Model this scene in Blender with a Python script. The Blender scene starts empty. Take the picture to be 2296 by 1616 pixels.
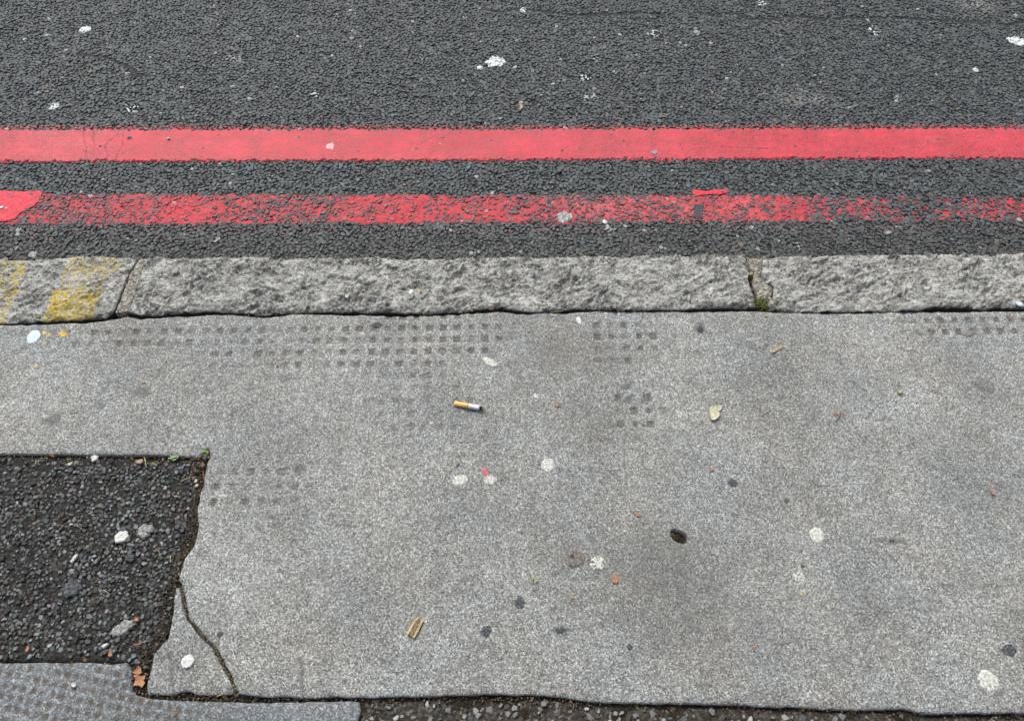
import bpy, math, random
import numpy as np
from mathutils import Vector
from mathutils.bvhtree import BVHTree

# ------------------------------------------------------------------ camera, light
S = bpy.context.scene
COL = S.collection
CAM_H, PITCH, FOC = 1.08, math.radians(58.0), 1687.0      # metres, angle below the horizon, focal length
cam = bpy.data.objects.new("camera", bpy.data.cameras.new("camera")); COL.objects.link(cam)
cam.location = (0, 0, CAM_H); cam.rotation_euler = (math.pi / 2 - PITCH, 0, 0)
cam.data.sensor_width = 36.0; cam.data.lens = 36.0 * FOC / 2296.0
cam.data.clip_start = 0.02; cam.data.clip_end = 400
S.camera = cam
SUN_EL, SUN_AZ = math.radians(50), math.radians(-24)      # overcast, brightest over the road
W = bpy.data.worlds.new("World"); S.world = W; W.use_nodes = True
wn = W.node_tree.nodes; wl = W.node_tree.links
bg = wn["Background"]
sky = wn.new("ShaderNodeTexSky"); sky.sky_type = 'NISHITA'; sky.sun_disc = False
sky.sun_elevation = SUN_EL; sky.sun_rotation = SUN_AZ; sky.dust_density = 4.0; sky.air_density = 1.0
hs = wn.new("ShaderNodeHueSaturation"); hs.inputs["Saturation"].default_value = 0.50
wl.new(sky.outputs[0], hs.inputs["Color"]); wl.new(hs.outputs[0], bg.inputs[0])
bg.inputs[1].default_value = 0.095
sun = bpy.data.objects.new("sun", bpy.data.lights.new("sun", 'SUN')); COL.objects.link(sun)
sun.data.energy = 1.5; sun.data.angle = math.radians(18); sun.data.color = (0.97, 1.0, 0.93)
sd_ = Vector((math.sin(SUN_AZ) * math.cos(SUN_EL), math.cos(SUN_AZ) * math.cos(SUN_EL), math.sin(SUN_EL)))
sun.rotation_euler = (-sd_).to_track_quat('-Z', 'Y').to_euler()
S.view_settings.view_transform = 'Standard'; S.view_settings.look = 'None'
S.view_settings.gamma = 1.0; S.view_settings.use_curve_mapping = False
S.view_settings.exposure = 0.92
S.cycles.max_bounces = 6; S.cycles.diffuse_bounces = 3

# ------------------------------------------------------------------ helpers
rng = np.random.default_rng(7); random.seed(7)
CP, SP = math.cos(PITCH), math.sin(PITCH)
def P(px, py, z=0.0):
    """ground point at height z seen at photo coordinates (2296 wide)"""
    dx = (px - 1148.0) / FOC; dy = (808.0 - py) / FOC
    d = (dx, CP + dy * SP, -SP + dy * CP)
    t = (z - CAM_H) / d[2]
    return np.array((d[0] * t, d[1] * t, z))
def PL(pts, z=0.0):
    return np.array([P(x, y, z)[:2] for x, y in pts])
def hsh(ix, iy, s):
    ix = ix.astype(np.int64); iy = iy.astype(np.int64)
    h = (ix * 374761393 + iy * 668265263 + s * 974634533) & 0xffffffff
    h = ((h ^ (h >> 13)) * 1274126177) & 0xffffffff
    h = ((h ^ (h >> 16)) * 2246822519) & 0xffffffff
    return ((h ^ (h >> 15)) & 0xffffff) / float(0x1000000)
def perlin(x, y, s=0):
    x0 = np.floor(x); y0 = np.floor(y); fx = x - x0; fy = y - y0
    u = fx * fx * fx * (fx * (fx * 6 - 15) + 10); v = fy * fy * fy * (fy * (fy * 6 - 15) + 10)
    def g(i, j):
        a = hsh(x0 + i, y0 + j, s) * 6.28318
        return np.cos(a) * (fx - i) + np.sin(a) * (fy - j)
    a = g(0, 0) * (1 - u) + g(1, 0) * u; b = g(0, 1) * (1 - u) + g(1, 1) * u
    return (a * (1 - v) + b * v) * 1.5
def fbm(x, y, s=0, o=4, gain=.5):
    r = 0; a = 1.0; f = 1.0; t = 0
    for k in range(o):
        r = r + a * perlin(x * f + 17.3 * k, y * f - 9.1 * k, s + k); t += a; a *= gain; f *= 2.03
    return r / t
def facets(x, y, s, slope):
    """chipped-stone facets: each cell of a worley pattern is its own tilted plane"""
    x0 = np.floor(x); y0 = np.floor(y); best = np.full(x.shape, 9.0); out = np.zeros(x.shape)
    for i in (-1, 0, 1):
        for j in (-1, 0, 1):
            cx = x0 + i; cy = y0 + j
            px = cx + hsh(cx, cy, s); py = cy + hsh(cx, cy, s + 1)
            d = (x - px) ** 2 + (y - py) ** 2
            h = (x - px) * (hsh(cx, cy, s + 2) - .5) * 2 + (y - py) * (hsh(cx, cy, s + 3) - .5) * 2
            h = h * slope + (hsh(cx, cy, s + 4) - .5) * .55
            m = d < best; best = np.where(m, d, best); out = np.where(m, h, out)
    return out
def sstep(a, b, x):
    t = np.clip((x - a) / (b - a), 0, 1); return t * t * (3 - 2 * t)
def seg_dist(x, y, pts, closed=False):
    """distance to a polyline and the nearest point on it"""
    best = np.full(x.shape, 1e9); nx = np.zeros(x.shape); ny = np.zeros(x.shape)
    n = len(pts)
    for k in range(n if closed else n - 1):
        a = pts[k]; b = pts[(k + 1) % n]; d = b - a; L = d @ d + 1e-12
        t = np.clip(((x - a[0]) * d[0] + (y - a[1]) * d[1]) / L, 0, 1)
        qx = a[0] + t * d[0]; qy = a[1] + t * d[1]
        e = (x - qx) ** 2 + (y - qy) ** 2
        m = e < best; best = np.where(m, e, best); nx = np.where(m, qx, nx); ny = np.where(m, qy, ny)
    return np.sqrt(best), nx, ny
def inside(x, y, pts):
    r = np.zeros(x.shape, bool); n = len(pts)
    for k in range(n):
        a = pts[k]; b = pts[(k + 1) % n]
        if a[1] == b[1]: continue
        c = ((a[1] > y) != (b[1] > y)) & (x < (b[0] - a[0]) * (y - a[1]) / (b[1] - a[1]) + a[0])
        r ^= c
    return r
def rough(pts, step=.006, amp=.0016, s=0):
    """a polyline broken into short uneven steps"""
    out = []
    for k in range(len(pts) - 1):
        a, b = pts[k], pts[k + 1]; d = b - a; L = np.hypot(*d); n = max(1, int(L / step))
        nn = np.array((-d[1], d[0])) / (L + 1e-9)
        for i in range(n):
            p = a + d * i / n
            w = fbm(np.array([p[0] * 70.]), np.array([p[1] * 70.]), s, 3)[0] * amp * 2
            out.append(p + nn * w)
    out.append(pts[-1]); return np.array(out)

def mesh_np(name, V, loops, starts, m, parent=None, loc=None, smooth=False, attrs=(), kind=None):
    me = bpy.data.meshes.new(name)
    V = np.asarray(V, np.float32)
    if loc is not None: V = V - np.asarray(loc, np.float32)
    me.vertices.add(len(V)); me.vertices.foreach_set("co", V.ravel())
    me.loops.add(len(loops)); me.loops.foreach_set("vertex_index", np.asarray(loops, np.int32))
    me.polygons.add(len(starts)); me.polygons.foreach_set("loop_start", np.asarray(starts, np.int32))
    me.update(calc_edges=True)
    for an, dom, data in attrs:
        data = np.asarray(data, np.float32)
        if data.ndim == 2:
            a = me.attributes.new(an, 'FLOAT_COLOR', dom); a.data.foreach_set("color", data.ravel())
        else:
            a = me.attributes.new(an, 'FLOAT', dom); a.data.foreach_set("value", data)
    me.polygons.foreach_set("use_smooth", np.full(len(starts), smooth))
    if m: me.materials.append(m)
    o = bpy.data.objects.new(name, me); COL.objects.link(o)
    if loc is not None: o.location = loc
    if parent: o.parent = parent
    if kind: o["kind"] = kind
    return o
def mesh_py(name, V, F, m, parent=None, loc=None, smooth=False, kind=None):
    loops = [i for f in F for i in f]; starts = np.cumsum([0] + [len(f) for f in F[:-1]])
    return mesh_np(name, np.array(V, float), loops, starts, m, parent, loc, smooth, (), kind)
def tag(o, label=None, cat=None, group=None, kind=None):
    if label: o["label"] = label
    if cat: o["category"] = cat
    if group: o["group"] = group
    if kind: o["kind"] = kind
    return o
def empty(name, loc=(0, 0, 0)):
    o = bpy.data.objects.new(name, None); COL.objects.link(o); o.location = loc
    o.empty_display_size = .02; return o
def quad_faces(keep_idx, nx):
    """loops of the grid cells whose lower left vertex index is given"""
    i = keep_idx
    return np.stack([i, i + 1, i + nx + 1, i + nx], 1)
def compact(V, Q, attrs):
    used = np.unique(Q); mp = np.full(len(V), -1); mp[used] = np.arange(len(used))
    return V[used], mp[Q], [(n, d, a[used]) for n, d, a in attrs]

# ------------------------------------------------------------------ materials
class M:
    def __init__(s, name, rough=.8, spec=.4):
        s.m = bpy.data.materials.new(name); s.m.use_nodes = True; s.t = s.m.node_tree
        s.b = s.t.nodes["Principled BSDF"]; s.b.inputs["Roughness"].default_value = rough
        s.b.inputs["Specular IOR Level"].default_value = spec
        s.co = s.n("ShaderNodeTexCoord").outputs["Object"]
    def n(s, k): return s.t.nodes.new(k)
    def l(s, a, b): s.t.links.new(a, b)
    def put(s, sock, v):
        if isinstance(v, bpy.types.NodeSocket): s.l(v, sock)
        elif isinstance(v, tuple) and len(v) == 3: sock.default_value = v + (1.0,)
        else: sock.default_value = v
    def noise(s, scale, det=3, rg=.55, vec=None, dist=0):
        n = s.n("ShaderNodeTexNoise"); n.inputs["Scale"].default_value = scale
        n.inputs["Detail"].default_value = det; n.inputs["Roughness"].default_value = rg
        n.inputs["Distortion"].default_value = dist; s.l(vec or s.co, n.inputs["Vector"]); return n.outputs[0]
    def voro(s, scale, out="Color", rnd=1.0, vec=None):
        n = s.n("ShaderNodeTexVoronoi"); n.inputs["Scale"].default_value = scale
        n.inputs["Randomness"].default_value = rnd; s.l(vec or s.co, n.inputs["Vector"])
        o = n.outputs[out]
        if out == "Color":
            q = s.n("ShaderNodeSeparateColor"); s.l(o, q.inputs[0]); o = q.outputs[0]
        return o
    def ramp(s, fac, stops, mode='LINEAR'):
        r = s.n("ShaderNodeValToRGB"); r.color_ramp.interpolation = mode; e = r.color_ramp.elements
        while len(e) < len(stops): e.new(.5)
        for k, (p, c) in enumerate(stops):
            e[k].position = p; e[k].color = (c, c, c, 1) if not isinstance(c, tuple) else c + (1,)
        s.l(fac, r.inputs[0]); return r.outputs[0]
    def mix(s, fac, a, b, mode='MIX'):
        n = s.n("ShaderNodeMix"); n.data_type = 'RGBA'; n.blend_type = mode
        s.put(n.inputs[0], fac); s.put(n.inputs[6], a); s.put(n.inputs[7], b); return n.outputs[2]
    def math(s, op, a, b=0.0, clamp=False):
        n = s.n("ShaderNodeMath"); n.operation = op; n.use_clamp = clamp
        s.put(n.inputs[0], a); s.put(n.inputs[1], b); return n.outputs[0]
    def attr(s, name, ch=None):
        n = s.n("ShaderNodeAttribute"); n.attribute_name = name
        if ch is None: return n.outputs["Fac"]
        if ch == 'C': return n.outputs["Color"]
        q = s.n("ShaderNodeSeparateColor"); s.l(n.outputs["Color"], q.inputs[0]); return q.outputs[ch]
    def col(s, v): s.put(s.b.inputs["Base Color"], v); return s
    def bump(s, h, dist, st=1.0):
        n = s.n("ShaderNodeBump"); n.inputs["Distance"].default_value = dist; n.inputs["Strength"].default_value = st
        s.l(h, n.inputs["Height"])
        old = s.b.inputs["Normal"].links
        if old: s.l(old[0].from_socket, n.inputs["Normal"])
        s.l(n.outputs[0], s.b.inputs["Normal"]); return s

RED = (0.80, 0.050, 0.085)
# loose stones set in tar: every stone has its own tint; old red paint and gutter dust lie on them
def stone_mat(name, rough_=.72):
    k = M(name, rough_, .45)
    t = k.attr("tint", 'C')
    mott = k.ramp(k.noise(420, 3, .6), [(.25, .62), (.75, 1.35)])
    c = k.mix(1.0, t, mott, 'MULTIPLY')
    dust = k.math('MULTIPLY', k.attr("mask", 1), k.ramp(k.noise(90, 4, .6), [(.3, .35), (.7, 1.0)]))
    c = k.mix(dust, c, (.066, .056, .047))
    c = k.mix(k.math('MULTIPLY', k.attr("mask", 2), k.ramp(k.noise(200, 4, .65), [(.35, .15), (.65, .75)])), c, (.22, .212, .20))
    # speck noise is compared with the amount of paint left there
    pn = k.math('ADD', k.math('MULTIPLY', k.noise(150, 4, .65), .75), k.math('MULTIPLY', k.noise(480, 2, .6), .35))
    pm = k.ramp(k.math('ADD', k.math('SUBTRACT', k.attr("mask", 0), pn), .5), [(.43, 0.), (.60, .92)])
    c = k.mix(pm, c, (.50, .045, .060))
    k.col(c); k.bump(k.noise(700, 3, .6), .0006, .6)
    return k.m
m_stone = stone_mat("asphalt_stone")
def tar_mat(name, col, col2):
    k = M(name, .85, .3)
    c = k.mix(k.ramp(k.noise(60, 4, .6), [(.35, 0.), (.7, 1.)]), col, col2)
    sp = k.ramp(k.voro(330), [(.0, .45), (.6, .8), (.9, 1.5), (.97, 3.2)])
    c = k.mix(1.0, c, sp, 'MULTIPLY')
    k.col(c); k.bump(k.voro(170, "Distance"), .003, .8); k.bump(k.noise(500, 4, .65), .0012, .8); return k.m
m_tar = tar_mat("road_tar", (.022, .025, .027), (.036, .037, .037))
m_patch_tar = tar_mat("patch_tar", (.017, .0165, .016), (.031, .028, .025))
m_strip_tar = tar_mat("strip_tar", (.040, .034, .029), (.062, .051, .041))
k = M("plain_asphalt", .8, .4)                              # beyond the modelled chippings
av = k.voro(95); c = k.ramp(av, [(.05, (.032, .036, .038)), (.5, (.044, .049, .051)), (.93, (.064, .070, .073)), (.985, (.13, .13, .125))])
c = k.mix(k.ramp(k.voro(95, "Distance"), [(.35, 0.), (.62, .85)]), c, (.018, .019, .020))
k.col(c); k.bump(k.voro(95, "Distance"), -.004, .8); k.bump(k.noise(400, 3, .6), .001, .6); m_asph = k.m
# thermoplastic red paint
k = M("red_paint", .62, .4)
big = k.ramp(k.noise(7, 4, .6), [(.35, 0.), (.7, 1.)])
c = k.mix(big, (.54, .028, .048), (.60, .040, .064))
c = k.mix(k.math('MULTIPLY', k.attr("pale"), .6), c, (.64, .085, .115))
gr = k.math('MULTIPLY', k.ramp(k.noise(430, 2, .6), [(.43, 0.), (.56, 1.)]), k.ramp(k.noise(17, 6, .75), [(.36, .06), (.58, .85)]))
c = k.mix(gr, c, (.15, .035, .042))
mp = k.n("ShaderNodeMapping"); mp.inputs["Scale"].default_value = (5, 70, 1); k.l(k.co, mp.inputs["Vector"])
c = k.mix(k.ramp(k.noise(1.0, 5, .65, mp.outputs[0]), [(.46, 0.), (.70, .55)]), c, (.36, .030, .042))       # rubber dragged along the line
gr2 = k.ramp(k.noise(240, 3, .6), [(.66, 0.), (.74, .55)])
c = k.mix(gr2, c, (.68, .22, .25))
c = k.mix(k.attr("crack"), c, (.10, .02, .025))
k.col(c); k.bump(k.noise(420, 3, .6), .0012, .8); k.bump(k.noise(60, 3, .5), .004, .35); m_red = k.m
k = M("worn_red_paint", .7, .35)
c = k.mix(k.ramp(k.noise(35, 4, .6), [(.3, 0.), (.7, 1.)]), (.46, .030, .042), (.60, .052, .070))
c = k.mix(k.ramp(k.noise(300, 4, .7), [(.52, 0.), (.70, .8)]), c, (.16, .030, .034))
c = k.mix(k.math('MULTIPLY', k.attr("pale"), .55), c, (.56, .16, .165))
k.col(c); k.bump(k.noise(300, 4, .65), .0022, 1.0); m_worn = k.m
# concrete slabs: crushed pale and dark grains, stains held in attributes
def slab_mat(name, lo, mid, hi, brown=(.086, .069, .052), grain=560):
    k = M(name, .82, .35)
    g = k.voro(grain); g2 = k.voro(grain * 1.9)
    gg = k.math('ADD', k.math('MULTIPLY', g, .62), k.math('MULTIPLY', g2, .38))
    c = k.ramp(gg, [(.16, lo), (.38, mid), (.62, tuple(x * 1.16 for x in mid)), (.80, hi), (.90, tuple(min(.72, x * 1.35) for x in hi))])
    cloud = k.ramp(k.noise(5.5, 5, .62), [(.30, .76), (.70, 1.20)])
    cloud2 = k.ramp(k.noise(42, 4, .65), [(.30, .82), (.70, 1.15)])
    tint = k.mix(k.ramp(k.noise(8, 4, .6), [(.36, 0.), (.64, 1.)]), (.975, 1.0, 1.030), (1.03, .997, .955))
    c = k.mix(1.0, c, cloud, 'MULTIPLY'); c = k.mix(1.0, c, cloud2, 'MULTIPLY'); c = k.mix(1.0, c, tint, 'MULTIPLY')
    fl = k.ramp(k.noise(130, 3, .7), [(.56, 0.), (.74, .4)])
    c = k.mix(fl, c, k.mix(.5, c, brown))
    pit = k.ramp(k.voro(75, "Distance"), [(.05, .85), (.16, 0.)])
    pit = k.math('MULTIPLY', pit, k.ramp(k.noise(33, 2, .5), [(.50, 0.), (.60, 1.)]))
    c = k.mix(pit, c, tuple(x * .38 for x in mid))                                       # little voids
    dn = k.ramp(k.noise(260, 3, .65), [(.25, .45), (.65, 1.0)])
    c = k.mix(k.math('MULTIPLY', k.attr("mask", 0), dn), c, brown)                       # grime in the print
    c = k.mix(k.math('MULTIPLY', k.attr("mask", 1), .75), c, tuple(x * .40 for x in mid))    # dark stains
    c = k.mix(k.math('MULTIPLY', k.attr("mask", 2), dn), c, (.74, .50, .05))                # yellow flecks
    k.col(c); k.bump(gg, .0008, .75); k.bump(k.noise(900, 2, .6), .0005, .6); return k.m
m_slab = slab_mat("concrete", (.070, .069, .066), (.202, .201, .192), (.43, .436, .428))
m_slab_blue = slab_mat("blue_grey_concrete", (.068, .074, .081), (.138, .150, .162), (.31, .322, .33), grain=520)
# granite kerb
k = M("granite", .8, .4)
g = k.math('ADD', k.math('MULTIPLY', k.voro(330), .6), k.math('MULTIPLY', k.voro(760), .4))
c = k.ramp(g, [(.12, (.06, .058, .056)), (.35, (.215, .206, .190)), (.60, (.335, .323, .303)), (.80, (.50, .50, .495)), (.92, (.66, .66, .65))])
st = k.ramp(k.noise(38, 6, .72), [(.42, 0.), (.60, .78)])
c = k.mix(k.math('MULTIPLY', st, .7), c, (.185, .172, .153))
wh = k.ramp(k.noise(105, 6, .74), [(.50, 0.), (.62, .72)])
c = k.mix(wh, c, (.50, .51, .51))
def vein(sc, w, seed_):
    mp = k.n("ShaderNodeMapping"); mp.inputs["Location"].default_value = (seed_, seed_ * .7, 0); mp.inputs["Scale"].default_value = (.75, 1.25, 1)
    mp.inputs["Rotation"].default_value = (0, 0, .5); k.l(k.co, mp.inputs["Vector"])
    return k.ramp(k.math('ABSOLUTE', k.math('SUBTRACT', k.noise(sc, 6, .68, mp.outputs[0], .4), .5)), [(w * .35, 1.), (w, 0.)])
c = k.mix(k.math('MULTIPLY', vein(34, .040, 3.1), k.ramp(k.noise(30, 3, .6), [(.38, .1), (.55, .9)])), c, (.60, .61, .60))      # pale crystalline seams
c = k.mix(1.0, c, (.97, .95, .915), 'MULTIPLY')
c = k.mix(k.math('MULTIPLY', vein(24, .012, 7.7), k.ramp(k.noise(22, 3, .6), [(.45, 0.), (.55, .8)])), c, (.055, .048, .040))     # dirt in hairline splits
yn = k.math('ADD', k.math('MULTIPLY', k.noise(120, 5, .75), .75), k.math('MULTIPLY', k.noise(420, 3, .6), .30))
ym = k.ramp(k.math('ADD', k.math('SUBTRACT', k.attr("mask", 0), yn), .5), [(.47, 0.), (.53, .95)])
c = k.mix(ym, c, k.mix(k.noise(200), (.50, .36, .05), (.66, .48, .075)))
c = k.mix(k.ramp(k.attr("mask", 1), [(.02, 0.), (.16, 1.)]), c, (.022, .019, .016))        # soil by the joints, with the gap's shade painted onto the joint faces
k.col(c); k.bump(g, .0010, .7); k.bump(k.noise(150, 6, .75), .0050, 1.0); m_granite = k.m
k = M("mortar", .9, .2)
c = k.ramp(k.voro(300), [(.1, (.12, .108, .09)), (.5, (.235, .215, .185)), (.9, (.38, .355, .315))])
c = k.mix(k.ramp(k.noise(80, 4, .6), [(.4, 0.), (.7, .6)]), c, (.15, .135, .115))
k.col(c); k.bump(k.voro(260, "Distance"), .003, .8); m_mortar = k.m
k = M("joint_soil", .95, .1)
c = k.ramp(k.noise(140, 5, .7), [(.3, (.020, .016, .012)), (.6, (.048, .037, .027)), (.8, (.085, .066, .046))])
c = k.mix(k.ramp(k.voro(260), [(.93, 0.), (.96, .6)]), c, (.28, .22, .14))
k.col(c); k.bump(k.noise(260, 5, .7), .006, 1.0); m_soil = k.m
def speck(name, a, b, scale=300, rough_=.8, spec=.3, lo=.4, hi=.62, bmp=.0008):
    a = tuple(x * .80 for x in a); b = tuple(x * .80 for x in b)
    k = M(name, rough_, spec)
    n_ = k.math('ADD', k.math('MULTIPLY', k.noise(scale, 4, .65), .6), k.math('MULTIPLY', k.voro(scale * 1.4), .4))
    k.col(k.mix(k.ramp(n_, [(lo, 0.), (hi, 1.)]), a, b)); k.bump(n_, bmp, .8); return k.m
m_white = speck("white_paint_splash", (.66, .69, .69), (.82, .84, .83), 260)
m_dull = speck("dull_grey_white", (.26, .265, .265), (.50, .51, .50), 260)
m_bluewhite = speck("pale_blue_white", (.60, .70, .76), (.74, .81, .84), 160)
m_gum = speck("cream_gum", (.36, .352, .322), (.72, .71, .65), 360, lo=.30, hi=.56)
m_gumw = speck("white_gum", (.52, .51, .48), (.78, .77, .73), 240, lo=.3, hi=.55)
m_gumg = speck("grey_gum", (.19, .188, .175), (.42, .41, .385), 330)
m_gumb = speck("brown_gum", (.13, .115, .10), (.27, .245, .22), 330)
m_gumd = speck("dark_gum", (.045, .050, .056), (.13, .14, .15), 300)
m_gumt = speck("tan_gum", (.20, .19, .165), (.34, .325, .285), 330)
m_pink = speck("pink_smear", (.60, .10, .15), (.74, .22, .27), 330)
m_freshred = speck("fresh_red_paint", (.66, .028, .052), (.78, .05, .085), 200, .6, bmp=.002)
m_tape = speck("dark_tape", (.035, .042, .048), (.065, .075, .082), 200, .6)
m_leaf_o = speck("orange_leaf", (.36, .16, .085), (.54, .27, .15), 350, .75, .3)
m_leaf_b = speck("brown_leaf", (.20, .085, .04), (.36, .15, .075), 300, .75, .3)
m_leaf_p = speck("pale_leaf", (.46, .42, .28), (.68, .64, .46), 250, .7, .3)
m_leaf_t = speck("tan_leaf", (.34, .25, .14), (.52, .42, .26), 250, .75, .3)
m_yel = speck("yellow_flake", (.70, .46, .05), (.82, .60, .12), 300)
m_straw = speck("straw", (.42, .32, .15), (.64, .52, .29), 400, .7)
m_green = speck("weed_green", (.12, .25, .04), (.28, .42, .10), 500, .6)
m_pgreen = speck("pale_green_weed", (.30, .46, .22), (.50, .62, .40), 500, .6)
m_moss = speck("moss", (.075, .095, .018), (.20, .20, .05), 400, .9)
m_wood = speck("wood_strip", (.17, .115, .06), (.33, .24, .14), 260, .75)
m_woodl = speck("wood_edge", (.48, .36, .19), (.62, .50, .30), 300, .75)
m_blue = speck("blue_plastic", (.05, .10, .17), (.08, .15, .24), 200, .4, .5)
m_filter = speck("cork_filter", (1.0, .56, .15), (1.1, .72, .28), 900, .7)
m_paper = speck("cigarette_paper", (.78, .79, .80), (.86, .86, .86), 500, .8)
m_char = speck("charred_tobacco", (.012, .011, .010), (.05, .04, .03), 600, .95)
m_core = speck("filter_core", (.66, .58, .42), (.74, .66, .50), 600, .9)
m_peb = speck("pebble", (.30, .28, .25), (.46, .43, .39), 300)
m_pebw = speck("pale_pebble", (.55, .53, .48), (.70, .68, .63), 300)

# ------------------------------------------------------------------ measured outlines (photo coordinates)
ZR = -0.092                                                 # stone tops of the road; pavement is 0
KF = [(0,581),(62,584),(130,580),(174,574),(274,576),(309,578),(315,577),(393,578),(427,580),(547,577),(598,577),(640,582),
      (785,578),(824,577),(961,582),(1064,577),(1269,576),(1371,575),(1512,572),(1660,571),(1673,573),(1803,573),(1899,572),(1991,570),(2197,571),(2298,567)]
KB = [(0,724),(113,720),(236,712),(253,700),(274,696),(298,703),(342,706),(410,702),(455,697),(513,698),(581,705),(684,700),(785,698),(824,700),(951,702),
      (1016,698),(1081,693),(1125,689),(1142,693),(1183,700),(1235,697),(1289,690),(1389,696),(1541,693),(1642,690),(1690,690),(1724,696),(1807,698),(1889,698),(2060,696),(2094,688),(2183,690),(2298,692)]
SE = [(0,728),(103,726),(191,724),(267,714),(284,709),(315,715),(393,709),(513,705),(598,712),(660,703),(785,707),(824,706),(886,708),(995,706),(1064,702),(1115,698),
      (1139,700),(1183,704),(1204,699),(1269,702),(1320,698),(1541,698),(1683,697),(1735,699),(1854,702),(1906,702),(2026,698),(2128,699),(2298,697)]
def ext(poly2, xl, xr):
    """carry a left-to-right world polyline on beyond the frame, straight"""
    a, b = poly2[0], poly2[-1]; s = (b[1] - a[1]) / (b[0] - a[0])
    return np.vstack([[xl, a[1] + s * (xl - a[0])], poly2, [xr, b[1] + s * (xr - b[0])]])
XL, XR = -1.12, 1.12
KZ = 0.003
kf = ext(PL(KF, KZ), XL, XR); kb = ext(PL(KB, KZ), XL, XR); se = ext(PL(SE), XL, XR)
kf_s = (kf[-1] - kf[0]); kf_slope = kf_s[1] / kf_s[0]
kerb_y = lambda x: kf[0][1] + kf_slope * (x - kf[0][0])     # line of the kerb face

# ------------------------------------------------------------------ stones
def packed(x0, x1, y0, y1, sp, seed, keep=None, var=.28):
    r_ = np.random.default_rng(seed)
    nx = int((x1 - x0) / sp) + 1; ny = int((y1 - y0) / (sp * .87)) + 1
    gx, gy = np.meshgrid(np.arange(nx), np.arange(ny))
    X = x0 + (gx + .5 * (gy % 2)) * sp + r_.normal(0, .36 * sp, gx.shape)
    Y = y0 + gy * sp * .87 + r_.normal(0, .36 * sp, gx.shape)
    R = sp * .52 * (1 + r_.uniform(-var, var, gx.shape))
    for it in range(5):                                     # push neighbours apart
        DX = np.zeros_like(X); DY = np.zeros_like(Y)
        for i in (-2, -1, 0, 1, 2):
            for j in (-1, 0, 1):
                if not (i or j): continue
                ox = np.roll(np.roll(X, i, 1), j, 0) ; oy = np.roll(np.roll(Y, i, 1), j, 0); orr = np.roll(np.roll(R, i, 1), j, 0)
                dx = X - ox; dy = Y - oy; d = np.hypot(dx, dy) + 1e-9
                push = np.clip((R + orr) * .95 - d, 0, sp) * (d < 3 * sp) * .28
                DX += dx / d * push; DY += dy / d * push
        X = X + DX; Y = Y + DY
    X, Y, R = X.ravel(), Y.ravel(), R.ravel()
    if keep is not None:
        m = keep(X, Y); X, Y, R = X[m], Y[m], R[m]
    return X, Y, R
def stone_arrays(X, Y, Z, R, seed, n=7, thick=1.0, tilt=.16, top=.70, deep=.006, drop=(.10, .42)):
    """angular chippings: flat tilted top, broken shoulder, foot in the tar"""
    r_ = np.random.default_rng(seed); N = len(X)
    a = (np.arange(n)[None] + r_.uniform(-.33, .33, (N, n))) / n * 2 * np.pi + r_.uniform(0, 6.3, (N, 1))
    rr = r_.uniform(.74, 1.14, (N, n))
    st = r_.uniform(.62, 1.0, N); ph = r_.uniform(0, np.pi, N)
    ux = np.cos(a) * rr; uy = np.sin(a) * rr * st[:, None]
    cx = ux * np.cos(ph)[:, None] - uy * np.sin(ph)[:, None]; cy = ux * np.sin(ph)[:, None] + uy * np.cos(ph)[:, None]
    tx = r_.normal(0, tilt, N)[:, None]; ty = r_.normal(0, tilt, N)[:, None]
    Rn = R[:, None]; V = np.zeros((N, 3, n, 3))
    offx = r_.uniform(-.12, .12, (N, 1)); offy = r_.uniform(-.12, .12, (N, 1))
    tp = top * r_.uniform(.78, 1.15, (N, n))
    V[:, 0, :, 0] = (cx * tp + offx) * Rn; V[:, 0, :, 1] = (cy * tp + offy) * Rn
    V[:, 0, :, 2] = V[:, 0, :, 0] * tx + V[:, 0, :, 1] * ty
    V[:, 1, :, 0] = cx * Rn; V[:, 1, :, 1] = cy * Rn
    V[:, 1, :, 2] = (V[:, 1, :, 0] * tx + V[:, 1, :, 1] * ty) * .7 - Rn * thick * r_.uniform(drop[0], drop[1], (N, n))
    V[:, 2, :, 0] = cx * Rn * 1.02; V[:, 2, :, 1] = cy * Rn * 1.02; V[:, 2, :, 2] = -deep
    V[:, :, :, 0] += X[:, None, None]; V[:, :, :, 1] += Y[:, None, None]; V[:, :, :, 2] += Z[:, None, None]
    k = np.arange(n); k1 = (k + 1) % n
    topf = k
    q1 = np.stack([n + k, n + k1, k1, k], 1).ravel(); q2 = np.stack([2 * n + k, 2 * n + k1, n + k1, n + k], 1).ravel()
    one = np.concatenate([topf, q1, q2]); L = len(one)
    loops = (one[None] + (np.arange(N) * 3 * n)[:, None]).ravel()
    s1 = np.concatenate([[0], n + 4 * np.arange(2 * n)])
    starts = (s1[None] + (np.arange(N) * L)[:, None]).ravel()
    return V.reshape(N * 3 * n, 3), loops, starts, 1 + 2 * n, 3 * n
def stones(name, X, Y, Z, R, tint, m, seed, mask=None, parent=None, **kw):
    V, loops, starts, fpn, vpn = stone_arrays(X, Y, Z, R, seed, **kw)
    T = np.repeat(np.hstack([tint, np.ones((len(X), 1))]), fpn, 0)
    if mask is None: MK = np.zeros((len(V), 4))
    else: MK = mask(V[:, 0], V[:, 1])
    o = mesh_np(name, V, loops, starts, m, parent, None, False, [("tint", 'FACE', T), ("mask", 'POINT', MK)], "stuff")
    return o, V.reshape(len(X), vpn, 3)

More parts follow.
